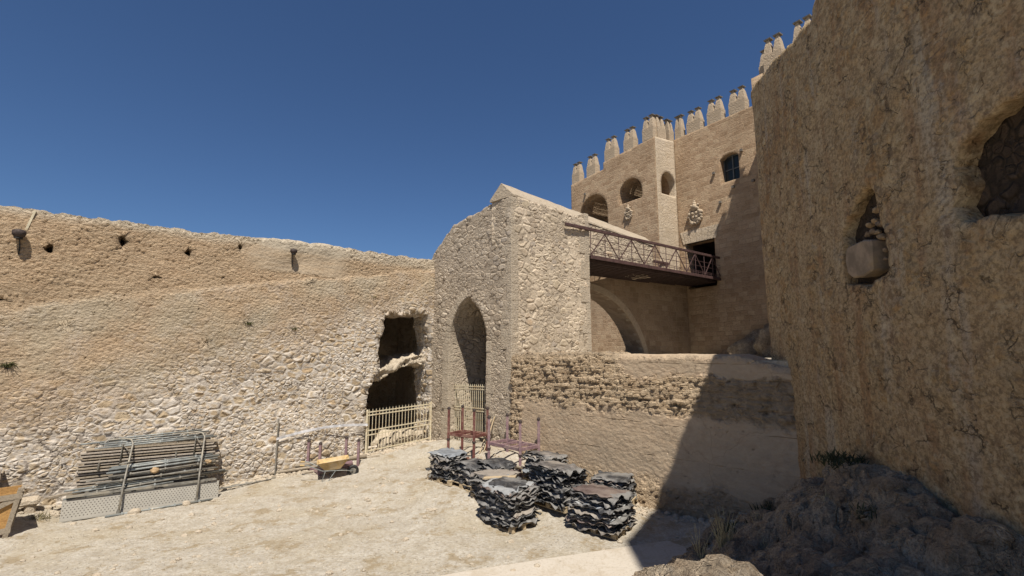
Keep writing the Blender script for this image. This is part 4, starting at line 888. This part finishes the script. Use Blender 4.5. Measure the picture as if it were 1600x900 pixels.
pile(-.10,12.62,1.15,.88,1.0,22,'nearest stack in the middle of the group','sh1','black crumpled sheet topping the nearest middle stack',1,sag=-.05)
pile(2.18,12.2,1.15,1.08,.92,17,'front right stack closest to the shadow','sh3','brown flat leathery sheet topping the front right stack',2,R(140),sag=.10)
pile(1.23,13.35,1.15,.95,1.05,19,'middle stack behind the nearest one','sh2','grey folded sheet topping the middle stack',3,sag=.10)
pile(1.02,14.45,1.0,.85,.88,14,'far stack beside the mauve rack','sh2','pale grey sheet with raised edge on the far stack',4,sag=.12)
pile(2.72,13.55,1.0,.8,.68,12,'small black stack against the retaining wall','sh1','black ragged sheet topping the stack by the retaining wall',5,R(150))
pile(-1.95,15.35,.95,.75,.86,14,'leftmost stack by the dark red rack','sh4','silvery shiny sheet topping the leftmost stack',6)
pile(-1.2,14.75,1.0,.72,.74,13,'second stack from the left','sh1','black drooping sheet topping the second stack from the left',7,bend=-.12)
pile(-.5,14.55,.9,.8,.78,13,'third stack from the left','sh1','black sheet topping the third stack from the left',8,bend=-.10)
pile(-.45,13.7,1.1,.85,.72,13,'low stack just behind the nearest one','sh2','grey smooth sheet topping the low stack behind the nearest one',9)
for i,(a,b,w,l) in enumerate((((-.75,13.15,.98),(.1,13.0,1.05),.2,'ochre board lying on top of the low stack behind the nearest one'),((-1.2,15.6,.80),(-.1,15.2,.80),.22,'pale board lying behind the black stacks'),((-.3,15.35,.82),(.75,14.75,.80),.25,'long ochre board lying below the mauve rack'),((-.15,15.15,.86),(.55,14.6,.9),.12,'narrow ochre board lying across the wider one'))):
    MB().bar(a,b,w,.03).build('loose_board',M['pallet' if i!=3 else 'board'],None,label=l,cat='board')
MB().tube([(-2.5,15.25,.4),(-1.98,15.85,1.15)],.014,6).build('thin_rod',M['rust'],None,label='thin rusty rod leaning on the leftmost black stack',cat='rod')

# ------------------------------------------------------------------ loose stones, scree, grass
m=MB(); rr=random.Random(77)
for i in range(900):
    if i<330: x=rr.uniform(-13,5.5); y=rr.uniform(9.2,18.5); r=rr.choice((.01,.012,.015,.02,.03,.045))
    elif i<700: t_=rr.uniform(0,12.4); p=P(lx(t_),-rr.uniform(.15,.7),0); x,y=p.x,p.y; r=rr.uniform(.02,.06)
    else: s=rr.uniform(1.2,8.5); p=C0+Q*s+Vector((-Q.y,Q.x))*-rr.uniform(.1,.7); x,y=p.x,p.y; r=rr.uniform(.015,.06)
    if (U.y*(x-L0.x)-U.x*(y-L0.y))<.12: continue
    m.add(*ico((x,y,gz(x,y)+r*.2),r,i,.4,(1.2,1,.7),1))
m.build('gravel',M['stone'],None,kind='stuff')
m=MB()
for i in range(1300):
    x=rr.uniform(1.0,6.2); y=rr.uniform(5.5,11.6); z=rzz(x,y)
    if z<.06: continue
    r=rr.choice((.02,.02,.03,.03,.045,.07,.10)); m.add(*ico((x,y,z+r*.2),r,i,.7,(1.3,1,.6),1 if r<.05 else 2))
m.build('scree',M['rock'],None,kind='stuff')
def tall(c,n,h,label,mat='dry'):
    m=MB(); c=Vector(c); rr=random.Random(int(c.x*770+c.y*31))
    for i in range(n):
        a=rr.uniform(0,6.28); d=Vector((math.cos(a)*.38*rr.random(),math.sin(a)*.3*rr.random(),1)).normalized(); L=h*rr.uniform(.4,1); p0=c+Vector((rr.uniform(-.08,.08),rr.uniform(-.08,.08),-.03)); p1=p0+d*L*.6; p2=p0+d*L+Vector((d.x*.25,d.y*.2,-.05))*L
        m.tube([p0,p1,p2],[.008,.006,.002],4,False)
    m.build('dry_grass',M[mat],None,label=label,cat='grass tuft',origin=c)
tall((3.75,8.9,rzz(3.75,8.9)),60,.95,'tall pale dry grass tuft at the edge of the rocks beside the path')
for i_,(x_,y_,l_) in enumerate(((4.6,9.3,'pale dry tuft on the shaded rocks behind the tall one'),(5.1,8.0,'dry stalks on the near face of the rock hump'),(4.0,7.6,'dry stalks low on the shaded rocks in the foreground'),(3.6,9.6,'dry tuft at the shaded path edge'),(5.0,10.2,'dry stems before the dark shrub below the retaining wall'))): tall((x_,y_,rzz(x_,y_)),18,.4,l_)
tall((3.3,8.8,rzz(3.3,8.8)),14,.8,'thin dry grass stems at the sunlit rock edge'); tall((3.1,9.15,rzz(3.1,9.15)),12,.4,'short dry grass near the sunlit rock')
tall((2.9,8.6,rzz(2.9,8.6)),12,.35,'few dry stalks on the sunlit rock'); tall((4.35,8.6,rzz(4.35,8.6)),16,.35,'small dry tuft on the shaded rocks')
for i,(x,y,n,h,l) in enumerate(((4.75,10.7,420,.4,'dark low shrub at the foot of the retaining wall in shade'),(5.75,10.9,420,.45,'dark shrub where the bastion wall meets the slope'),(5.55,8.3,260,.3,'dark grass clump on top of the rock hump'),(5.2,7.1,220,.22,'dark grass on the shaded slope at the right'),(4.4,9.7,260,.25,'sparse dark shrub left of the rock hump'))):
    tuft('shrub',(x,y,rzz(x,y)),n,h,1.3,M['weedd'],l,'shrub',w=.01)

# ------------------------------------------------------------------ camera, light, sky
cam=bpy.data.objects.new('camera',bpy.data.cameras.new('camera')); COL.objects.link(cam); sc.camera=cam
cam.location=(0,0,4.2); cam.rotation_euler=(R(90+8.1),0,0); cam.data.sensor_width=36; cam.data.lens=16.65; cam.data.clip_end=3000; cam.data.clip_start=.05
AZ,EL=10.,60.
sv=Vector((math.sin(R(AZ))*math.cos(R(EL)),-math.cos(R(AZ))*math.cos(R(EL)),math.sin(R(EL))))
sun=bpy.data.objects.new('sun',bpy.data.lights.new('sun','SUN')); COL.objects.link(sun); sun.data.energy=5.; sun.data.angle=R(.53); sun.data.color=(1,.94,.85)
sun.rotation_euler=sv.to_track_quat('Z','Y').to_euler(); sun.location=(5,-10,30)
w=bpy.data.worlds.new('World'); sc.world=w; w.use_nodes=True; nt=w.node_tree; bg=nt.nodes['Background']; sky=nt.nodes.new('ShaderNodeTexSky'); sky.sky_type='NISHITA'
sky.sun_disc=False; sky.sun_elevation=R(EL); sky.sun_rotation=R(180-AZ); sky.altitude=600; sky.air_density=1.; sky.dust_density=.15; sky.ozone_density=5.
mx=nt.nodes.new('ShaderNodeMix'); mx.data_type='RGBA'; mx.blend_type='MULTIPLY'; mx.inputs[0].default_value=1; mx.inputs[7].default_value=(.78,.92,1.08,1); nt.links.new(sky.outputs[0],mx.inputs[6]); nt.links.new(mx.outputs[2],bg.inputs[0]); bg.inputs[1].default_value=.056
sc.render.engine='CYCLES'
sc.view_settings.view_transform='Standard'; sc.view_settings.look='None'; sc.view_settings.exposure=.42; sc.view_settings.gamma=1
